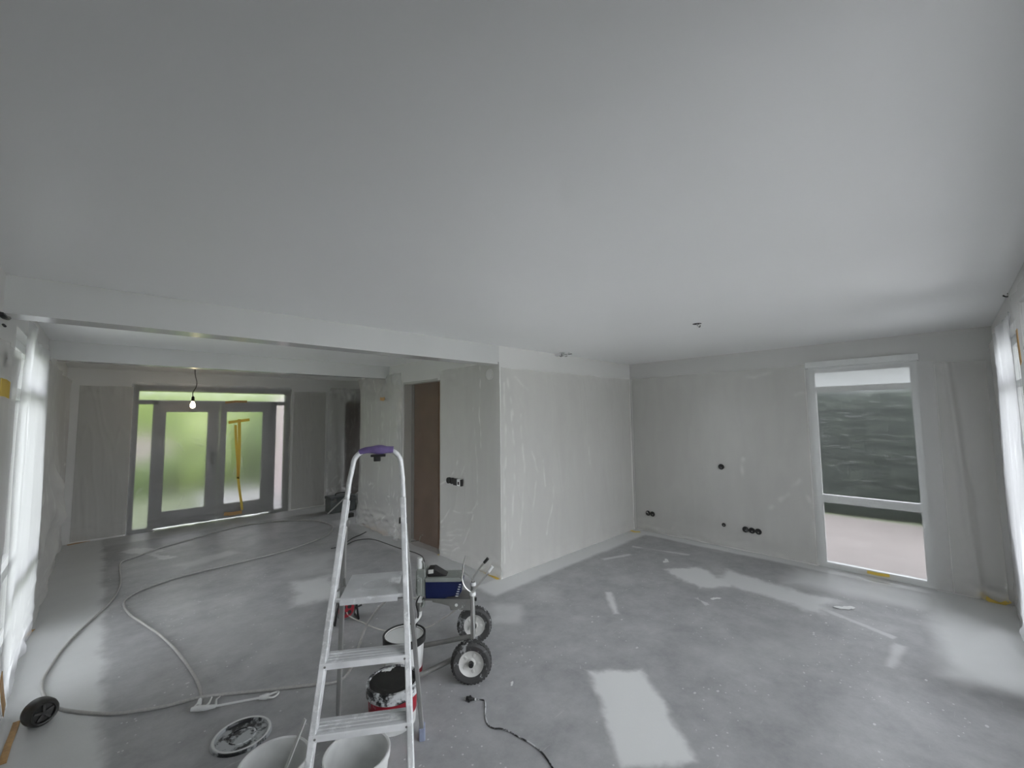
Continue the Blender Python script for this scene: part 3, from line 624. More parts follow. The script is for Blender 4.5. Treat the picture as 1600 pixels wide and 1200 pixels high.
# ------------------------------------------------------------------ buckets
def bucket(label, c, rt, rb, h, body_mat, fill=None, fill_mat=None, lid=None, band=None, handle=None, ears=True, parts=()):
    c = Vector((c[0], c[1], 0)); root = thing('paint_bucket', label, 'bucket', c)
    prof = [(0, .002), (rb, .002), (rb+(rt-rb)*.98, h-.03), (rt+.004, h-.028), (rt+.006, h), (rt+.001, h+.002), (rt-.006, h-.002), (rb-.004, .008), (0, .008)]
    MB().lathe([(0, 0)]+prof[1:], c, n=48).build('body', body_mat, root)
    if fill: MB().lathe([(0, fill), (rb+(rt-rb)*fill/h-.004, fill), (rb+(rt-rb)*fill/h-.004, fill-.01)], c, n=48).build('paint', fill_mat, root)
    for (z0, z1, m) in band or ():
        f = lambda z: rb+(rt-rb)*z/h+.0018
        MB().lathe([(f(z0)-.002, z0), (f(z0), z0), (f(z1), z1), (f(z1)-.002, z1)], c, n=48).build('label_band', m, root)
    if lid: lid(root, c, rt, h)
    if handle:
        a0, lift = handle; x = Vector((math.cos(a0), math.sin(a0), 0)); y = Vector((-math.sin(a0), math.cos(a0), 0)); pts = []
        for k in range(17):
            a = PI*k/16; pts.append(c + x*(rt+.011)*math.cos(a) + (y*math.cos(lift)+UZ*math.sin(lift))*(rt+.012)*math.sin(a) + UZ*(h-.03))
        MB().tube(pts, .0028, 6).build('wire_handle', M_STEEL, root)
        for s in (-1, 1): MB().lathe([(0, 0), (.012, 0), (.012, .012), (0, .012)], c+x*s*(rt-.002)+UZ*(h-.03), x*s, 12).build('handle_ear', body_mat, root)
    return root
def black_lid(root, c, rt, h):
    MB().lathe([(rt+.006, h-.055), (rt+.010, h-.05), (rt+.011, h+.004), (rt+.008, h+.009), (rt-.004, h+.009), (rt-.008, h+.002)], c, n=48).build('lid_rim', M_SMEAR, root)
    l = MB().lathe([(rt-.006, h+.003), (rt-.012, h+.001), (rt*.6, h+.001), (0, h+.001)], c, n=48).build('lid', M_BLACK_GLOSS, root)
    d = ld
    mb = MB(); q = c + Vector((.03, .12, h+.004))
    mb.grid(12, 8, lambda u, v: q + Vector(((u-.5)*.06+.01*math.sin(v*7), (v-.5)*.035+.008*math.sin(u*9), .004*math.sin(PI*u)*math.sin(PI*v)*(1+mnoise.noise(Vector((u*6, v*6, 0))))-.0015)))
    mb.build('paint_smear', M_PAINT, l)
bucket('red and white paint bucket with a glossy black lid behind the ladder', (1.31, 2.40), .143, .132, .228, M_WHITE_PL, lid=black_lid, band=[(.075, .17, M_RED)], handle=(.2, -1.1))
def black_rim(root, c, rt, h):
    MB().lathe([(rt+.004, h-.045), (rt+.009, h-.042), (rt+.010, h+.003), (rt+.005, h+.006), (rt-.004, h+.004), (rt-.007, h-.012)], c, n=48).build('lid_rim', M_BLACK, root)
BW = (1.59, 2.76)
bucket('white paint bucket with black rim holding the sprayer intake', BW, .138, .122, .27, M_WHITE_PL, fill=.258, fill_mat=M_PAINT, lid=black_rim, band=[(.02, .06, M_RED)], handle=(1.1, -1.0))
# red streak on the side of that bucket
bucket('open white bucket standing under the ladder', (.905, 1.985), .142, .115, .262, M_WHITE_PL, fill=.06, fill_mat=M_PAINT_GREY, handle=(.35, -.05))
b1 = bucket('open white bucket with a teal label beside the ladder', (.62, 2.205), .140, .115, .262, M_WHITE_PL, fill=.05, fill_mat=M_PAINT_GREY, band=[(.05, .21, M_TEAL)], handle=(-.1, .12))
st0 = Vector((.60, 2.16, .055)); st1 = PV(483, 1146, Vector((.60, 1.93, 0)))
tag(MB().bar(Vector((.575, 2.16, .052)), Vector((.735, 2.165, .40)), .020, .006).build('stirring_stick', M_PAINT_GREY, smooth=False, bevel=.001), 'pale stirring stick leaning out of the teal labelled bucket', 'stick')
# loose lid
lc = PZ(378, 1151, 0)
rl = thing('bucket_lid', 'round black bucket lid smeared with white paint on the floor', 'lid', lc)
MB().lathe([(0, .004), (.125, .004), (.130, .016), (.140, .018), (.147, .014), (.149, .0), (.0, .0)], lc, n=56).build('lid_disc', splattered('lid_paint_swirls', (.03, .032, .033), .35, 0, .45, (.42, .44, .45), 11), rl)
MB().lathe([(.131, .0165), (.134, .0195), (.141, .0195), (.1435, .017)], lc, n=56).build('lid_rim', M_PAINT_GREY, rl)
MB().lathe([(.06, .0045), (.065, .008), (.070, .0045)], lc, n=40).build('lid_ring', M_SMEAR, rl)

# ------------------------------------------------------------------ airless paint sprayer
S = Vector((1.69, 2.775, 0)); bd = Vector((.718, -.696, 0)); bn = Vector((.696, .718, 0)); RB = Matrix((bd, bn, UZ)).transposed()
def zat(px, py, p): return PV(px, py, p).z
sp = thing('paint_sprayer', 'airless paint sprayer cart with navy motor housing and two rubber wheels', 'paint sprayer', (1.95, 2.6, 0))
wn, wf = Vector((1.862, 2.348, 0)), Vector((2.203, 2.736, 0)); ax = (wf-wn).normalized()
WRAD = .137
for c in (wn, wf):
    c = c + UZ*WRAD
    w = MB().lathe([(.083, -.028), (.098, -.036), (.118, -.038), (.131, -.028), (.137, -.012), (.137, .012), (.131, .028), (.118, .038), (.098, .036), (.083, .028)], c, ax, 40, close=True).build('tire', M_RUBBER, sp)
    tb = MB()
    for k in range(36):
        a = 2*PI*k/36; x = Vector((0, 0, 1)); y = ax.cross(x); rd = x*math.cos(a)+y*math.sin(a); tg = ax.cross(rd)
        for q in (-1, 1): tb.box(c+rd*.1345+ax*.014*q, (.006, .020, .013), Matrix((rd, ax, tg)).transposed())
    tb.build('tread_blocks', M_RUBBER, w, smooth=False)
    hb = MB().lathe([(.0, -.020), (.014, -.020), (.02, -.026), (.03, -.014), (.055, -.014), (.074, -.022), (.083, -.030), (.085, -.02), (.085, .02), (.083, .030), (.074, .022), (.055, .014), (.03, .014), (.02, .026), (0, .02)], c, ax, 40).build('hub', M_HUB, w)
    for k in range(5):
        a = 2*PI*k/5+.4; x = Vector((0, 0, 1)); y = ax.cross(x); rd = x*math.cos(a)+y*math.sin(a); tg = ax.cross(rd)
        for q in (-1, 1): MB().box(c+rd*.053+ax*.014*q, (.026, .010, .018), Matrix((rd, ax, tg)).transposed()).build('hub_boss', M_HUB, hb, smooth=False, bevel=.004)
    MB().lathe([(0, -.048), (.016, -.048), (.016, -.02)], c, ax, 16).build('axle_cap', M_BLACK, hb)
MB().tube([wn+UZ*WRAD, wf+UZ*WRAD], .009, 10).build('axle', M_STEEL, sp)
mn, mf = Vector((1.975, 2.472, .13)), Vector((2.09, 2.612, .13))
ln, lf = Vector((1.642, 2.607, .03)), Vector((1.835, 2.868, .06))
ln2 = mn+(ln-mn)*1.25; lf2 = mf+(lf-mf)*1.7; ln2.z = .018; lf2.z = .018
for m, l in ((mn, ln2), (mf, lf2)):
    MB().tube([m-(l-m).normalized()*.01, l], .0175, 12).build('leg_tube', M_STEEL, sp)
    MB().tube([m-UZ*.02, m+UZ*.40], .0165, 14).build('upright', M_CHROME if m is mn else M_STEEL, sp)
    MB().lathe([(.017, -.012), (.023, -.012), (.023, .012), (.017, .012)], m+UZ*.385, UZ, 16).build('collar', M_WHITE_PL, sp)
MB().lathe([(0, 0), (.012, 0), (.014, .012), (0, .014)], mn+UZ*.345+bd*.016, bd, 12).build('locking_knob', M_BLACK, sp)
# folding handle
hn, hf = mn+UZ*.39, mf+UZ*.42
for h, ends in ((hn, [(752, 908), (768, 887)]), (hf, [(748, 889), (761, 874)])):
    p = [h-UZ*.02, h+UZ*.005]+[PV(x, y, h+bn*.0) for x, y in ends]
    MB().tube(smooth_path(p, 4), .0085, 10).build('handle_arm', M_CHROME, sp)
    q = p[-1]; d = (p[-1]-p[-2]).normalized(); MB().tube([q-d*.035, q+d*.012], .0115, 10).build('handle_grip', M_BLACK if h is hf else M_WHITE_PL, sp)
lp = [hn-UZ*.005, PV(727, 918, hn), PV(722, 905, hn), PV(723, 892, hn), PV(725, 878, hn), PV(727, 869, hn)]
MB().tube(smooth_path(lp, 5), .006, 8).build('hose_hook', M_CHROME, sp)
MB().tube([PV(724, 893, hn), hf-UZ*.0], .005, 8).build('hook_brace', M_CHROME, sp)
# bracket plate between body and uprights
pc = (mn+mf)/2 - bn*.10
q = lambda x, y: PV(x, y, pc)
plate = [q(675, 938.5), q(735, 938), q(735, 953.5), q(704, 953.5), q(702, 947), q(690, 943.5), q(676, 941)]
br = MB().prism(plate, bn*.004).build('frame_bracket', M_STEEL, sp, smooth=False)
hc = q(713, 945.5)
MB().lathe([(0, -.0012), (.011, -.0012), (.011, .001)], hc, bn, 16).build('bracket_hole', M_PAINT_GREY, br)
MB().prism([q(663, 936), q(735, 936), q(735, 938.5), q(663, 938.5)], bn*.16).build('deck', M_STEEL, sp, smooth=False)
for dx in (-.02, .012): MB().tube([mn+UZ*.30, mf+UZ*.30], .008, 8).build('cross_tube', M_STEEL, sp) if dx > 0 else None
# motor housing: rounded profile along bd
bc = pc + bn*.075
Q = lambda x, y, k: PV(x, y, pc) + bn*k
hb = MB()
prof = [(664, 909, 1), (715, 908, 1), (722, 911, .85), (721, 925, .8), (716, 933, .85), (700, 934, 1), (695, 936.5, 1), (664, 937, 1)]
front = [Q(x, y, .01) for x, y, k in prof]; back = [Q(x, y, .01)+bn*.15 for x, y, k in prof]
hb.prism(front, bn*.15); ho = hb.build('motor_housing', M_BLUE, sp, smooth=False, bevel=.008)
MB().prism([Q(663.5, 904, .004), Q(716, 903, .004), Q(722.5, 905, .004), Q(720, 910, .004), Q(663.5, 910.5, .004)], bn*.162).build('housing_lid', M_GREY_PL, sp, smooth=False, bevel=.006)
for k in range(6):
    a = Q(711.5+1.2*k*.9, 932-3.6*k, .006); MB().bar(a, a+bd*(.020-.001*k), .004, .005).build('vent_slot', M_PAINT_GREY, ho, smooth=False)
ctl = MB().prism([Q(667, 892, .03), Q(677, 891, .03), Q(697, 903, .03), Q(667, 904, .03)], bn*.09).build('control_box', M_BLACK, sp, smooth=False, bevel=.004)
MB().prism([Q(668, 893, .027), Q(676, 892, .027), Q(676, 898, .027), Q(668, 899, .027)], bn*.004).build('control_plate', M_HUB, ctl, smooth=False)
# drive housing and pump
MB().prism([Q(649, 893, .02), Q(662, 892, .02), Q(664, 896, .02), Q(664, 934, .02), Q(650, 934, .02), Q(648, 925, .02)], bn*.12).build('drive_housing', M_GREY_PL, sp, smooth=False, bevel=.008)
MB().prism([Q(651, 904, .008), Q(658, 904, .008), Q(658, 932, .008), Q(651, 932, .008)], bn*.02).build('front_cover', M_GREY_PL, sp, smooth=False, bevel=.005)
p0 = Q(653, 876, .06)
MB().tube([p0, Q(653, 896, .06)], .020, 14).build('pressure_filter', M_PAINT_GREY, sp)
MB().tube([Q(657, 880, .05), Q(660, 884, .05), Q(660, 895, .05)], .006, 8).build('drain_tube', M_STEEL, sp)
pb = Q(653, 934, .06)
MB().tube([pb, Q(653, 945, .06)], .028, 16).build('pump_cylinder', M_PAINT_GREY, sp)
MB().tube([Q(653, 944, .06), Q(653.5, 960, .06)], .019, 14).build('pump_rod', M_STEEL, sp)
MB().tube([Q(659, 940, .05), Q(660, 948, .05), Q(657, 953, .05)], .013, 10).build('outlet_fitting', M_GREY_PL, sp)
bi = Vector((BW[0]+.055, BW[1]-.01, .25))
MB().tube(smooth_path([Q(653.5, 958, .06), Q(653, 968, .05), bi+UZ*.05, bi-UZ*.06], 5), .013, 12).build('suction_pipe', M_PAINT_GREY, sp)
MB().tube(smooth_path([Q(657, 930, .04), Q(649, 945, .03), Q(652, 965, .03), bi+Vector((.03, .01, .02)), bi+Vector((.035, .015, -.03))], 5), .005, 8).build('return_tube', M_BLACK, sp)

# ------------------------------------------------------------------ hose, gun, cords
def floor_path(px, z): return [PZ(x, y, z) for x, y in px]
HR = .0095
hp = [Q(648, 940, .05), PV(625, 931, S-bd*.1), PV(600, 942, S-bd*.22), PZ(574, 975, .12), PZ(559, 1015, .03)]
hp += floor_path([(551, 1040), (538, 1058), (520, 1067), (480, 1071), (420, 1078), (360, 1084)], HR)
hp += [PZ(316, 1089, HR*3.2)] + floor_path([(280, 1098), (250, 1105), (180, 1115), (120, 1112), (85, 1104), (68, 1085), (66, 1065), (75, 1048), (95, 1018), (120, 990), (150, 962), (176, 937), (188, 912), (187, 890),
                   (190, 878), (215, 869), (250, 856), (300, 842), (350, 828), (400, 818), (450, 813.5), (490, 813.5), (513, 818), (520, 825), (510, 837), (480, 849), (440, 862), (380, 877), (300, 896), (250, 911), (215, 925), (196, 938),
                   (194, 948), (203, 960), (225, 975), (250, 992), (272, 1013), (290, 1035), (303, 1055), (311, 1072), (314, 1086)], HR)
hp += [PZ(312, 1098, .02), PZ(308, 1104, .035)]
tag(MB().tube(smooth_path(hp, 7), HR, 10).build('spray_hose', M_HOSE), 'long grey spray hose looping over the concrete floor', 'hose')
g0, g1, g2 = PZ(303, 1108, .03), PZ(322, 1106, .03), PZ(408, 1090, .022); g3 = PZ(425, 1083, .022)
gun = thing('spray_gun', 'paint caked spray gun with a long extension pole on the floor', 'spray gun', (g0.x, g0.y, 0))
gd = (g2-g1).normalized(); gs = Vector((-gd.y, gd.x, 0))
MB().tube([g0-gd*.015, g0+gd*.02, g1, g1+gd*.05], [.012, .017, .016, .010], 12).build('gun_body', M_PAINT_GREY, gun)
MB().tube([g0, PZ(311, 1100, .03), PZ(313, 1092, .02)], [.013, .014, .010], 10).build('gun_handle', M_PAINT_GREY, gun)
MB().tube([g1-gd*.01, PZ(327, 1098, .03), PZ(331, 1089, .02)], [.007, .006, .004], 8).build('trigger', M_PAINT_GREY, gun)
MB().tube([g1+gd*.05, PZ(338, 1093, .02), PZ(344, 1088, .012)], [.008, .006, .003], 8).build('trigger_guard', M_PAINT_GREY, gun)
MB().tube([g1+gd*.03, g2], .0068, 10).build('extension_pole', M_PAINT_GREY, gun)
MB().tube([g2-gd*.01, g2+gd*.03, g2+gd*.045], [.012, .018, .016], 12).build('tip_nut', M_PAINT_GREY, gun)
tip = g2+gd*.04
MB().tube(smooth_path([tip+gs*.012, tip+gs*.030+gd*.03, tip+gs*.022+gd*.055+UZ*.004, tip-gs*.0+gd*.05, tip-gs*.020+gd*.03, tip-gs*.012], 5), .006, 8).build('tip_guard', M_PAINT_GREY, gun)

cp = [(742, 1092.5), (750, 1093), (757, 1095), (758.5, 1104), (758, 1116), (760, 1126), (764, 1134), (772, 1138), (783, 1138.5), (796, 1143), (808, 1150), (828, 1161), (845, 1174), (857, 1189), (866, 1204), (880, 1230)]
cord = thing('power_cord', 'black paint flecked cord with a plug lying on the open floor', 'cord', PZ(742, 1092, 0))
MB().tube(smooth_path(floor_path(cp, .0045), 6), .0042, 8).build('cable', M_CORD, cord)
pa, pb_ = PZ(741, 1092.5, .014), PZ(731, 1091.5, .014); pd = (pb_-pa).normalized(); ps = Vector((-pd.y, pd.x, 0))
MB().tube([pa-pd*.008, pa+pd*.01, pa+pd*.022, pa+pd*.03, pa+pd*.048, pa+pd*.052], [.006, .009, .0135, .0135, .0135, .0115], 12).build('plug_body', M_BLACK, cord)
MB().box(pa+pd*.03, (.012, .040, .022), Matrix((pd, ps, UZ)).transposed()).build('plug_grip', M_BLACK, cord, smooth=False, bevel=.003)
MB().tube([pa-pd*.012, pa-pd*.004], .0075, 10).build('strain_relief', M_WHITE_PL, cord)
for s in (-1, 1): MB().tube([pa+pd*.05+ps*.0095*s, pa+pd*.070+ps*.0095*s], .0023, 8).build('pin', M_CHROME, cord)

def cordline(name, pts, r, mat, label, z=None):
    return tag(MB().tube(smooth_path(floor_path(pts, r*1.05), 6), r, 8).build(name, mat), label, 'cord')
cordline('electric_cord', [(517, 857), (528, 855), (540, 852), (549, 847), (558, 844), (575, 842), (588, 844), (600, 848), (625, 857), (640, 861), (652, 865), (660, 870), (663, 878)], .006, M_CORD_DARK, 'dark cord arching over the floor towards the sprayer')
cordline('electric_cord', [(533, 851), (543, 846), (552, 840), (562, 836), (572, 831)], .006, M_CORD_DARK, 'short dark cord end crossing the arched cord')
cordline('electric_cord', [(642, 846), (655, 845), (670, 848), (686, 852)], .006, M_CORD_DARK, 'dark cord lying at the foot of the brown doorway')
# cable reel under the platform
rc = PZ(540, 974, 0); rc = rc + Vector((.02, .07, 0)); ra = (bn*.8-bd*.6).normalized()
reel = thing('cable_reel', 'small red and black cable reel on the floor behind the ladder', 'cable reel', rc)
cc = rc+UZ*.105
MB().lathe([(0, -.052), (.05, -.052), (.088, -.046), (.09, -.04), (.045, -.034), (.045, .034), (.09, .04), (.088, .046), (0, .048)], cc, ra, 28).build('drum', M_BOXGREY, reel)
MB().lathe([(.046, -.03), (.075, -.028), (.08, 0), (.075, .028), (.046, .03)], cc, ra, 28).build('cable_winding', M_CORD_DARK, reel)
fp = MB().lathe([(0, -.060), (.055, -.060), (.066, -.056), (.068, -.048)], cc, ra, 28).build('socket_face', M_RED, reel)
side = ra.cross(UZ)
for k in range(4):
    a = PI/4+k*PI/2; MB().lathe([(.0, -.0615), (.017, -.0615), (.019, -.059)], cc+side*.034*math.cos(a)+UZ*.034*math.sin(a), ra, 14).build('socket', M_BLACK, fp)
MB().tube(smooth_path([cc-side*.10-UZ*.095-ra*.07, cc-side*.07+UZ*.07-ra*.07, cc+UZ*.125-ra*.07, cc+side*.07+UZ*.07-ra*.07, cc+side*.10-UZ*.095-ra*.07], 6), .009, 8).build('stand', M_BLACK, reel)
MB().tube([cc-side*.10-UZ*.096-ra*.075, cc-side*.10-UZ*.096+ra*.08], .009, 8).build('stand_foot', M_BLACK, reel)
MB().tube([cc+side*.10-UZ*.096-ra*.075, cc+side*.10-UZ*.096+ra*.08], .009, 8).build('stand_foot', M_BLACK, reel)
MB().tube([cc+side*.075-ra*.06, cc+side*.13-ra*.06+UZ*.01], .008, 8).build('crank', M_BLACK, reel)
tag(MB().tube(smooth_path([cc-ra*.064-UZ*.02+side*.0, PZ(545, 962, .05), PZ(556, 968, .008), PZ(566, 972, .006), PZ(580, 979, .006), PZ(600, 985, .006), PZ(625, 988, .006), PZ(668, 980, .006), PZ(690, 968, .03), Q(714, 955, .05), Q(716, 945, .06)], 6), .005, 8).build('electric_cord', M_CORD_WHITE), 'pale cord running from the red reel to the sprayer', 'cord')

# ------------------------------------------------------------------ black roll on the floor
tc = PZ(60, 1137, 0); tr_ax = Vector((.35, -.80, .48)).normalized()
roll = thing('black_roll', 'squat black plastic roll lying near the glowing left window', 'roll', tc)
tcc = tc + Vector((0, .035, .073))
tx = Vector((.42, -.90, .06)).normalized()
MB().lathe([(.0, -.052), (.055, -.052), (.068, -.042), (.073, -.02), (.073, .02), (.068, .042), (.058, .052), (.050, .050), (.046, .036), (0, .034)], tcc, tx, 36).build('body', simple('worn_black_plastic', (.022, .022, .02), .38, 0, .4, 30), roll)
ts = tx.cross(UZ).normalized(); tu = ts.cross(tx)
for k in range(5):
    a = 2*PI*k/5+.3; rd = ts*math.cos(a)+tu*math.sin(a); tg = tx.cross(rd)
    MB().box(tcc+tx*.041+rd*.026, (.040, .013, .016), Matrix((rd, tg, tx)).transposed()).build('spoke', simple('worn_grey_black_%d' % k, (.05, .05, .047), .4), roll, smooth=False, bevel=.003)
MB().lathe([(0, .05), (.012, .05), (.014, .034)], tcc, tx, 16).build('hub', M_BLACK, roll)

# ------------------------------------------------------------------ things at the back
bx = thing('tool_box', 'grey plastic tool box on the floor by the gathered film drape', 'tool box', (3.38, 8.32, 0))
MB().rng(3.14, 3.62, 8.18, 8.46, .0, .24).build('body', M_BOXGREY, bx, smooth=False, bevel=.015)
MB().rng(3.13, 3.63, 8.17, 8.47, .24, .30).build('lid', simple('grey_box_lid', (.13, .14, .145), .5), bx, smooth=False, bevel=.015)
MB().tube(smooth_path([(3.28, 8.32, .30), (3.29, 8.32, .335), (3.38, 8.32, .345), (3.47, 8.32, .335), (3.48, 8.32, .30)], 4), .010, 8).build('carry_handle', M_BLACK, bx)
for x in (3.22, 3.54): MB().rng(x-.02, x+.02, 8.160, 8.172, .20, .27).build('latch', M_STEEL, bx, smooth=False)
tag(MB().bar(PZ(512, 803, .012), PV(549, 768, Vector((3.55, 8.04, 0))), .035, .018).build('wooden_batten', M_PAINT_GREY, smooth=False, bevel=.002), 'pale batten leaning against the grey tool box', 'batten')
sb = PZ(545, 808, 0)
tag(MB().box(sb+UZ*.035, (.15, .09, .07)).build('mortar_block', simple('dark_block', (.06, .06, .055), .7), smooth=False, bevel=.006), 'small dark block on the floor before the tool box', 'block')
# white heap standing in for a brightly lit sheet of film
wb = Vector((3.92, 8.42, 0)); heap_mb = MB()
def heapf(u, v):
    th = 2*PI*u; ph = PI*(v-.5); d = Vector((math.cos(th)*math.cos(ph)*.24, math.sin(th)*math.cos(ph)*.2, math.sin(ph)*.17))
    k = 1+.28*mnoise.noise(d*9)+.15*mnoise.noise(d*25); p = d*k; return wb+Vector((p.x, p.y, max(0.0, p.z+.15)))
tag(heap_mb.grid(40, 24, heapf).build('lit_film_heap', M_PAINT, angle=50), 'white heap standing in for a lit film sheet in the far passage', 'bag')
# small crumpled film scraps on the floor
scrap('film_scrap', (868, 878-0), 'torn white scrap on the floor by the core wall', .001, 1) if False else None
scrap('film_scrap', (1040, 877), 'small white tape scrap on the floor near the room corner', .16, 2, .3)
scrap('film_scrap', (1320, 950), 'long white scrap on the floor before the tall window', .20, 3, -.9)
scrap('film_scrap', (800, 1069), 'white paint flake on the open floor right of the sprayer wheel', .05, 4, .5)
scrap('film_scrap', (1118, 936), 'thin white scrap on the floor beside the large dusty patch', .12, 5, -.6)

# ------------------------------------------------------------------ bulb on its cord
bp = Vector((1.0, 8.2, 0)); BZ = 2.01
lamp = thing('bare_bulb', 'bare glowing bulb hanging on a dark cord before the garden doors', 'lamp', (1.0, 8.2, 2.6))
MB().tube(smooth_path([(1.0, 8.2, 2.6), (1.005, 8.2, 2.50), (1.03, 8.2, 2.38), (1.02, 8.2, 2.30), (.985, 8.2, 2.22), (.99, 8.2, 2.13)], 5), .006, 8).build('cord', M_CORD_DARK, lamp)
MB().lathe([(0, .155), (.012, .15), (.02, .135), (.022, .075), (.018, .07)], (.99, 8.2, BZ), n=20).build('lamp_holder', M_BRASS, lamp)
t = NT('bulb_glow'); t.n.remove(t.p); em = t.add('ShaderNodeEmission'); em.inputs[0].default_value = (1, .78, .50, 1); em.inputs[1].default_value = 26; t.link(em.outputs[0], t.out.inputs[0])
MB().lathe([(.016, .075), (.018, .06), (.030, .03), (.034, .005), (.030, -.018), (.016, -.032), (.0, -.035)], (.99, 8.2, BZ), n=24).build('bulb', t.m, lamp)

# ------------------------------------------------------------------ sockets and ceiling wires
def socket_hole(p, n, r, label, group=None, cable=False):
    root = thing('socket_hole', label, 'socket', p, group); n = Vector(n)
    MB().lathe([(r+.004, -.0), (r+.0035, .0022), (r, .0022), (r, .0006), (0, .0006)], p+n*.0, n, 24).build('box_rim', M_HOLE, root)
    MB().lathe([(0, .003), (r*.22, .003), (r*.25, .0006)], p+n*.001+Vector((0, 0, -.3*r)), n, 10).build('box_screw', M_STEEL, root)
    if cable:
        MB().tube(smooth_path([p+n*.001, p+n*.012+UZ*.01, p+n*.010+UZ*.02+n.cross(UZ)*.012, p+n*.004+n.cross(UZ)*.02], 4), .004, 6).build('wire', M_PAINT_GREY, root)
    return root
for y, w_ in ((1.918, 'round socket hole farthest from the tall window in the low row of three'), (1.842, 'middle round socket hole in the low row of three'), (1.768, 'round socket hole nearest the tall window in the low row of three')):
    socket_hole(Vector((XB-.028, y, .287)), (-1, 0, 0), .034, w_, 'triple socket holes')
socket_hole(Vector((XB-.028, 3.21, .283)), (-1, 0, 0), .034, 'dark socket hole of the low pair near the room corner')
socket_hole(Vector((XB-.028, 3.283, .286)), (-1, 0, 0), .034, 'wire filled socket hole of the low pair near the room corner', None, True)
socket_hole(Vector((XB-.028, 2.181, 1.072)), (-1, 0, 0), .034, 'single round socket hole at light switch height')
socket_hole(Vector((XB-.028, 2.185, .300)), (-1, 0, 0), .022, 'single small socket hole low below the switch hole')
gx = XG-.035
sk = thing('socket_row', 'four gang dark socket box with a white insert beside the brown doorway', 'socket', (gx, 4.37, .98))
for y in (4.475, 4.40): MB().lathe([(.038, -.02), (.038, .008), (.034, .010), (.030, .002), (0, .002)], (gx, y, .985), (-1, 0, 0), 22).build('round_box', M_HOLE, sk)
MB().rng(gx-.012, gx+.02, 4.285, 4.362, .94, 1.02).build('black_insert', M_HOLE, sk, smooth=False, bevel=.003)
MB().rng(gx-.012, gx+.02, 4.215, 4.283, .94, 1.02).build('white_insert', M_PAINT, sk, smooth=False, bevel=.003)
MB().rng(gx-.011, gx+.02, 4.20, 4.216, .94, 1.02).build('black_edge', M_HOLE, sk, smooth=False)
MB().rng(gx-.014, gx-.011, 4.235, 4.265, .955, .99).build('toggle', M_HOLE, sk, smooth=False)
def wires(px, label, n, seed, spread=.06, drop=.05):
    c = PZ(px[0], px[1], H); root = thing('ceiling_wires', label, 'wires', c); rnd = random.Random(seed)
    MB().lathe([(.0, -.002), (.035, -.002), (.038, 0)], c, UZ, 20).build('ceiling_box', M_PAINT_GREY if n > 3 else M_HOLE, root)
    for k in range(n):
        a = rnd.uniform(0, 2*PI); d = Vector((math.cos(a), math.sin(a), 0)); L = rnd.uniform(.5, 1)*spread
        MB().tube(smooth_path([c-UZ*.001, c-UZ*drop*rnd.uniform(.4, 1)+d*L*.4, c-UZ*drop*rnd.uniform(.2, 1)+d*L, c-UZ*drop*rnd.uniform(.1, .6)+d*L*1.4], 4), .004, 6).build('wire', M_HOLE if k % 2 else M_PAINT_GREY, root)
wires((878, 551), 'tangle of short wires at a ceiling box by the core wall', 8, 3, .11, .05)
wires((1089, 506), 'small dark wire stub in the open ceiling', 2, 5, .05, .03)
wires((1586, 457), 'dark wire stub on the ceiling above the near wall', 2, 8, .04, .03)
# chisel marks / loose wires at the left end of the boxed beam
lc_ = thing('loose_wires', 'dark loose wires at the left end of the boxed beam', 'wires', (XD+.02, 3.53, 2.38))
MB().tube(smooth_path([PX(1, 490, XD+.02), PX(8, 496, XD+.03), PX(13, 497, XD+.02)], 4), .012, 6).build('wire', M_BLACK, lc_)
MB().tube(smooth_path([PX(5, 507, XD+.02), PX(8, 510, XD+.03)], 4), .006, 6).build('wire', M_BLACK, lc_)
MB().tube(smooth_path([PX(9, 550, XD+.02), PX(9, 560, XD+.03), PX(6, 572, XD+.02)], 4), .006, 6).build('wire', M_BLACK, lc_)
# round junction box under film at the top of the core corner
jb = MB().lathe([(.062, 0), (.066, .014), (.060, .02), (0, .02)], (XG-.004, 3.68, 2.28), (-1, 0, 0), 32).build('junction_box', M_WALL)
tag(jb, 'round white junction box high on the core wall corner', 'junction box')

# ------------------------------------------------------------------ masking tape
def tape(pts, w, label, mat=M_TAPE, n=(0, 0, 1), jitter=.006):
    P = [Vector(p) for p in pts]; n = Vector(n); mb = MB(); L = []; R_ = []
    for i, p in enumerate(P):
        t_ = (P[min(i+1, len(P)-1)]-P[max(i-1, 0)]).normalized(); s = t_.cross(n).normalized(); j = jitter*mnoise.noise(p*9)
        L.append(p+s*(w/2+j)); R_.append(p-s*(w/2-j))
    b = len(mb.v); m = len(P)
    for q in (L, R_): mb.v += [x for x in q]
    for q in (L, R_): mb.v += [x+n*.003 for x in q]
    for i in range(m-1):
        mb.f += [(i, i+1, m+i+1, m+i), (2*m+i, 3*m+i, 3*m+i+1, 2*m+i+1), (i, 2*m+i, 2*m+i+1, i+1), (m+i, m+i+1, 3*m+i+1, 3*m+i)]
    mb.f += [(0, m, 3*m, 2*m), (m-1, 3*m-1, 4*m-1, 2*m-1)]
    return tag(mb.build('masking_tape', mat, smooth=False), label, 'tape')
Z1 = .004
tape([PZ(758, 894, Z1), PZ(768, 899, Z1), PZ(779, 905, Z1)], .045, 'bright yellow tape at the foot of the core wall corner')
tape([PZ(702, 871, Z1), PZ(722, 877, Z1), PZ(742, 887, Z1), PZ(757, 893.5, Z1)], .03, 'thin yellow tape along the foot of the socket film')
tape([PZ(684, 867, Z1), PZ(690, 866, Z1), PZ(700, 870, Z1)], .03, 'loose yellow tape end beside the brown doorway')
tape([PZ(568, 818, Z1), PZ(580, 824, Z1), PZ(592, 829, Z1), PZ(604, 836, Z1)], .07, 'tan tape holding the crumpled film to the floor', M_TAPE_TAN)
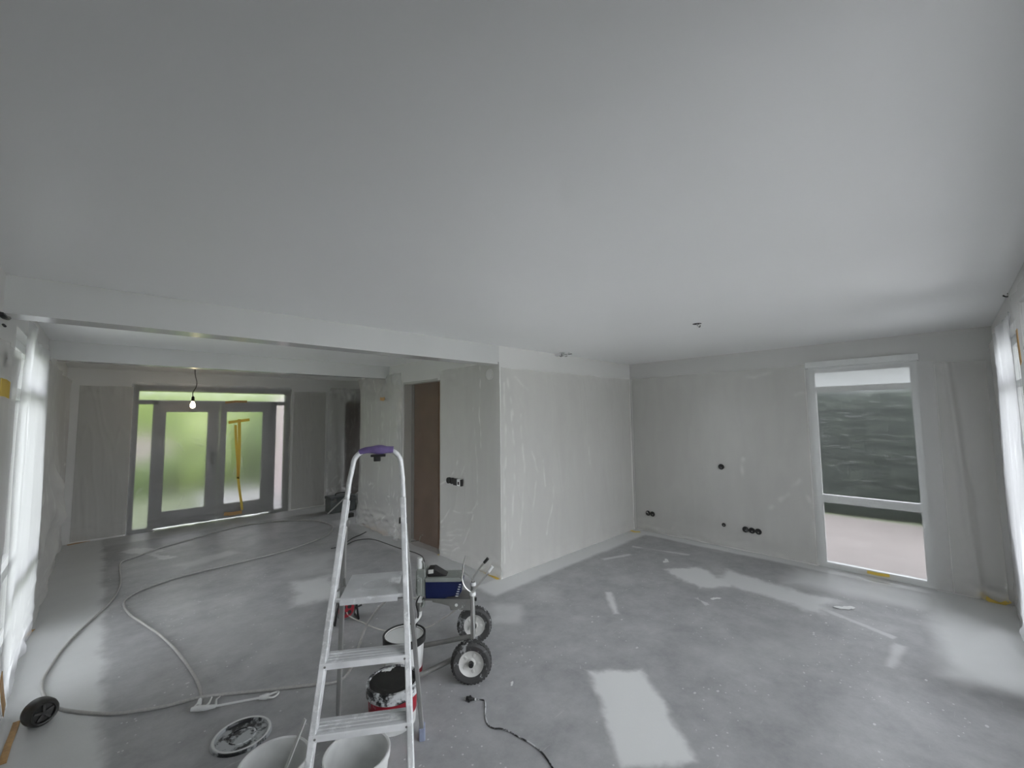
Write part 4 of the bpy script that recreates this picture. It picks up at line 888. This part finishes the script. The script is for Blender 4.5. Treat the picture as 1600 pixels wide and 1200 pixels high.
tape([PZ(105, 852, Z1), PZ(130, 847, Z1), PZ(160, 841, Z1), PZ(194, 834.5, Z1)], .05, 'tan tape along the foot of the far wall', M_TAPE_TAN)
tape([PZ(8, 1010, Z1), PZ(22, 1003, Z1), PZ(40, 994, Z1), PZ(52, 984, Z1)], .022, 'thin tan tape edge under the glowing left window', M_TAPE_TAN)
tape([PZ(986, 829, Z1), PZ(992, 831, Z1), PZ(1000, 831, Z1)], .05, 'yellow tape scrap in the far room corner')
tape([PX(1530, 927, XB-.03), PX(1548, 938, XB-.03), PX(1562, 944, XB-.03)], .035, 'yellow tape strip low on the film right of the tall window', M_TAPE, (-1, 0, 0))
tape([PX(1552, 943, XB-.033), PX(1566, 943, XB-.033), PX(1578, 939, XB-.033)], .03, 'second yellow tape strip crossing the low corner strip', M_TAPE, (-1, 0, 0))
tape([PX(1355, 893, XB-.022), PX(1372, 897, XB-.022), PX(1390, 900, XB-.022)], .03, 'yellow tape at the sill of the tall window', M_TAPE, (-1, 0, 0))
tape([PX(0, 604, XD+.04), PX(8, 606, XD+.04), PX(14, 610, XD+.04)], .09, 'bright yellow tape on the left wall beside the glowing film', M_TAPE, (1, 0, 0))
tape([PZ(26, 1128, Z1), PZ(20, 1145, Z1), PZ(13, 1165, Z1), PZ(2, 1195, Z1)], .03, 'brown tape strip on the floor along the left wall', M_TAPE_TAN)
YF = YC-.04
tape([PY(357, 660, YF), PY(373, 658, YF), PY(390, 656, YF)], .05, 'short yellow tape across the film of the taped door', M_TAPE, (0, -1, 0))
tape([PY(374, 655, YF-.004), PY(374, 690, YF-.004), PY(373, 720, YF-.004), PY(372, 748, YF-.004)], .05, 'long yellow tape down the film of the taped door', M_TAPE, (0, -1, 0))
tape([PY(368, 664, YF-.008), PY(369, 690, YF-.008), PY(371, 720, YF-.008), PY(372, 745, YF-.008)], .04, 'second long yellow tape beside the tape down the door', M_TAPE, (0, -1, 0))
tape([PY(372, 745, YF-.004), PY(374, 765, YF-.004), PY(377, 785, YF-.004), PY(378, 797, YF-.004)], .04, 'lower end of yellow tape reaching the taped door sill', M_TAPE, (0, -1, 0))
tape([PY(350, 803, YF), PY(362, 803, YF), PY(378, 800, YF)], .06, 'tan tape bunch at the foot of the taped door', M_TAPE_TAN, (0, -1, 0))
tape([PY(352, 629, YF), PY(368, 627.5, YF), PY(386, 627.5, YF)], .04, 'faded yellow tape on the transom above the taped door', M_TAPE_TAN, (0, -1, 0))
tape([PX(594, 623, XG-.06), PX(599, 624, XG-.06), PX(601, 622, XG-.06)], .05, 'small tan tape at the top of the crumpled film', M_TAPE_TAN, (-1, 0, 0))
tape([PY(1589, 515, YE+.07), PY(1592, 540, YE+.07), PY(1596, 568, YE+.07)], .05, 'tan tape strip at the edge of the glowing corner film', M_TAPE_TAN, (0, 1, 0))
tape([PX(1, 1058, XD+.07), PX(3, 1085, XD+.07), PX(6, 1112, XD+.07)], .07, 'tan tape strip hanging low on the left wall film', M_TAPE_TAN, (1, 0, 0))
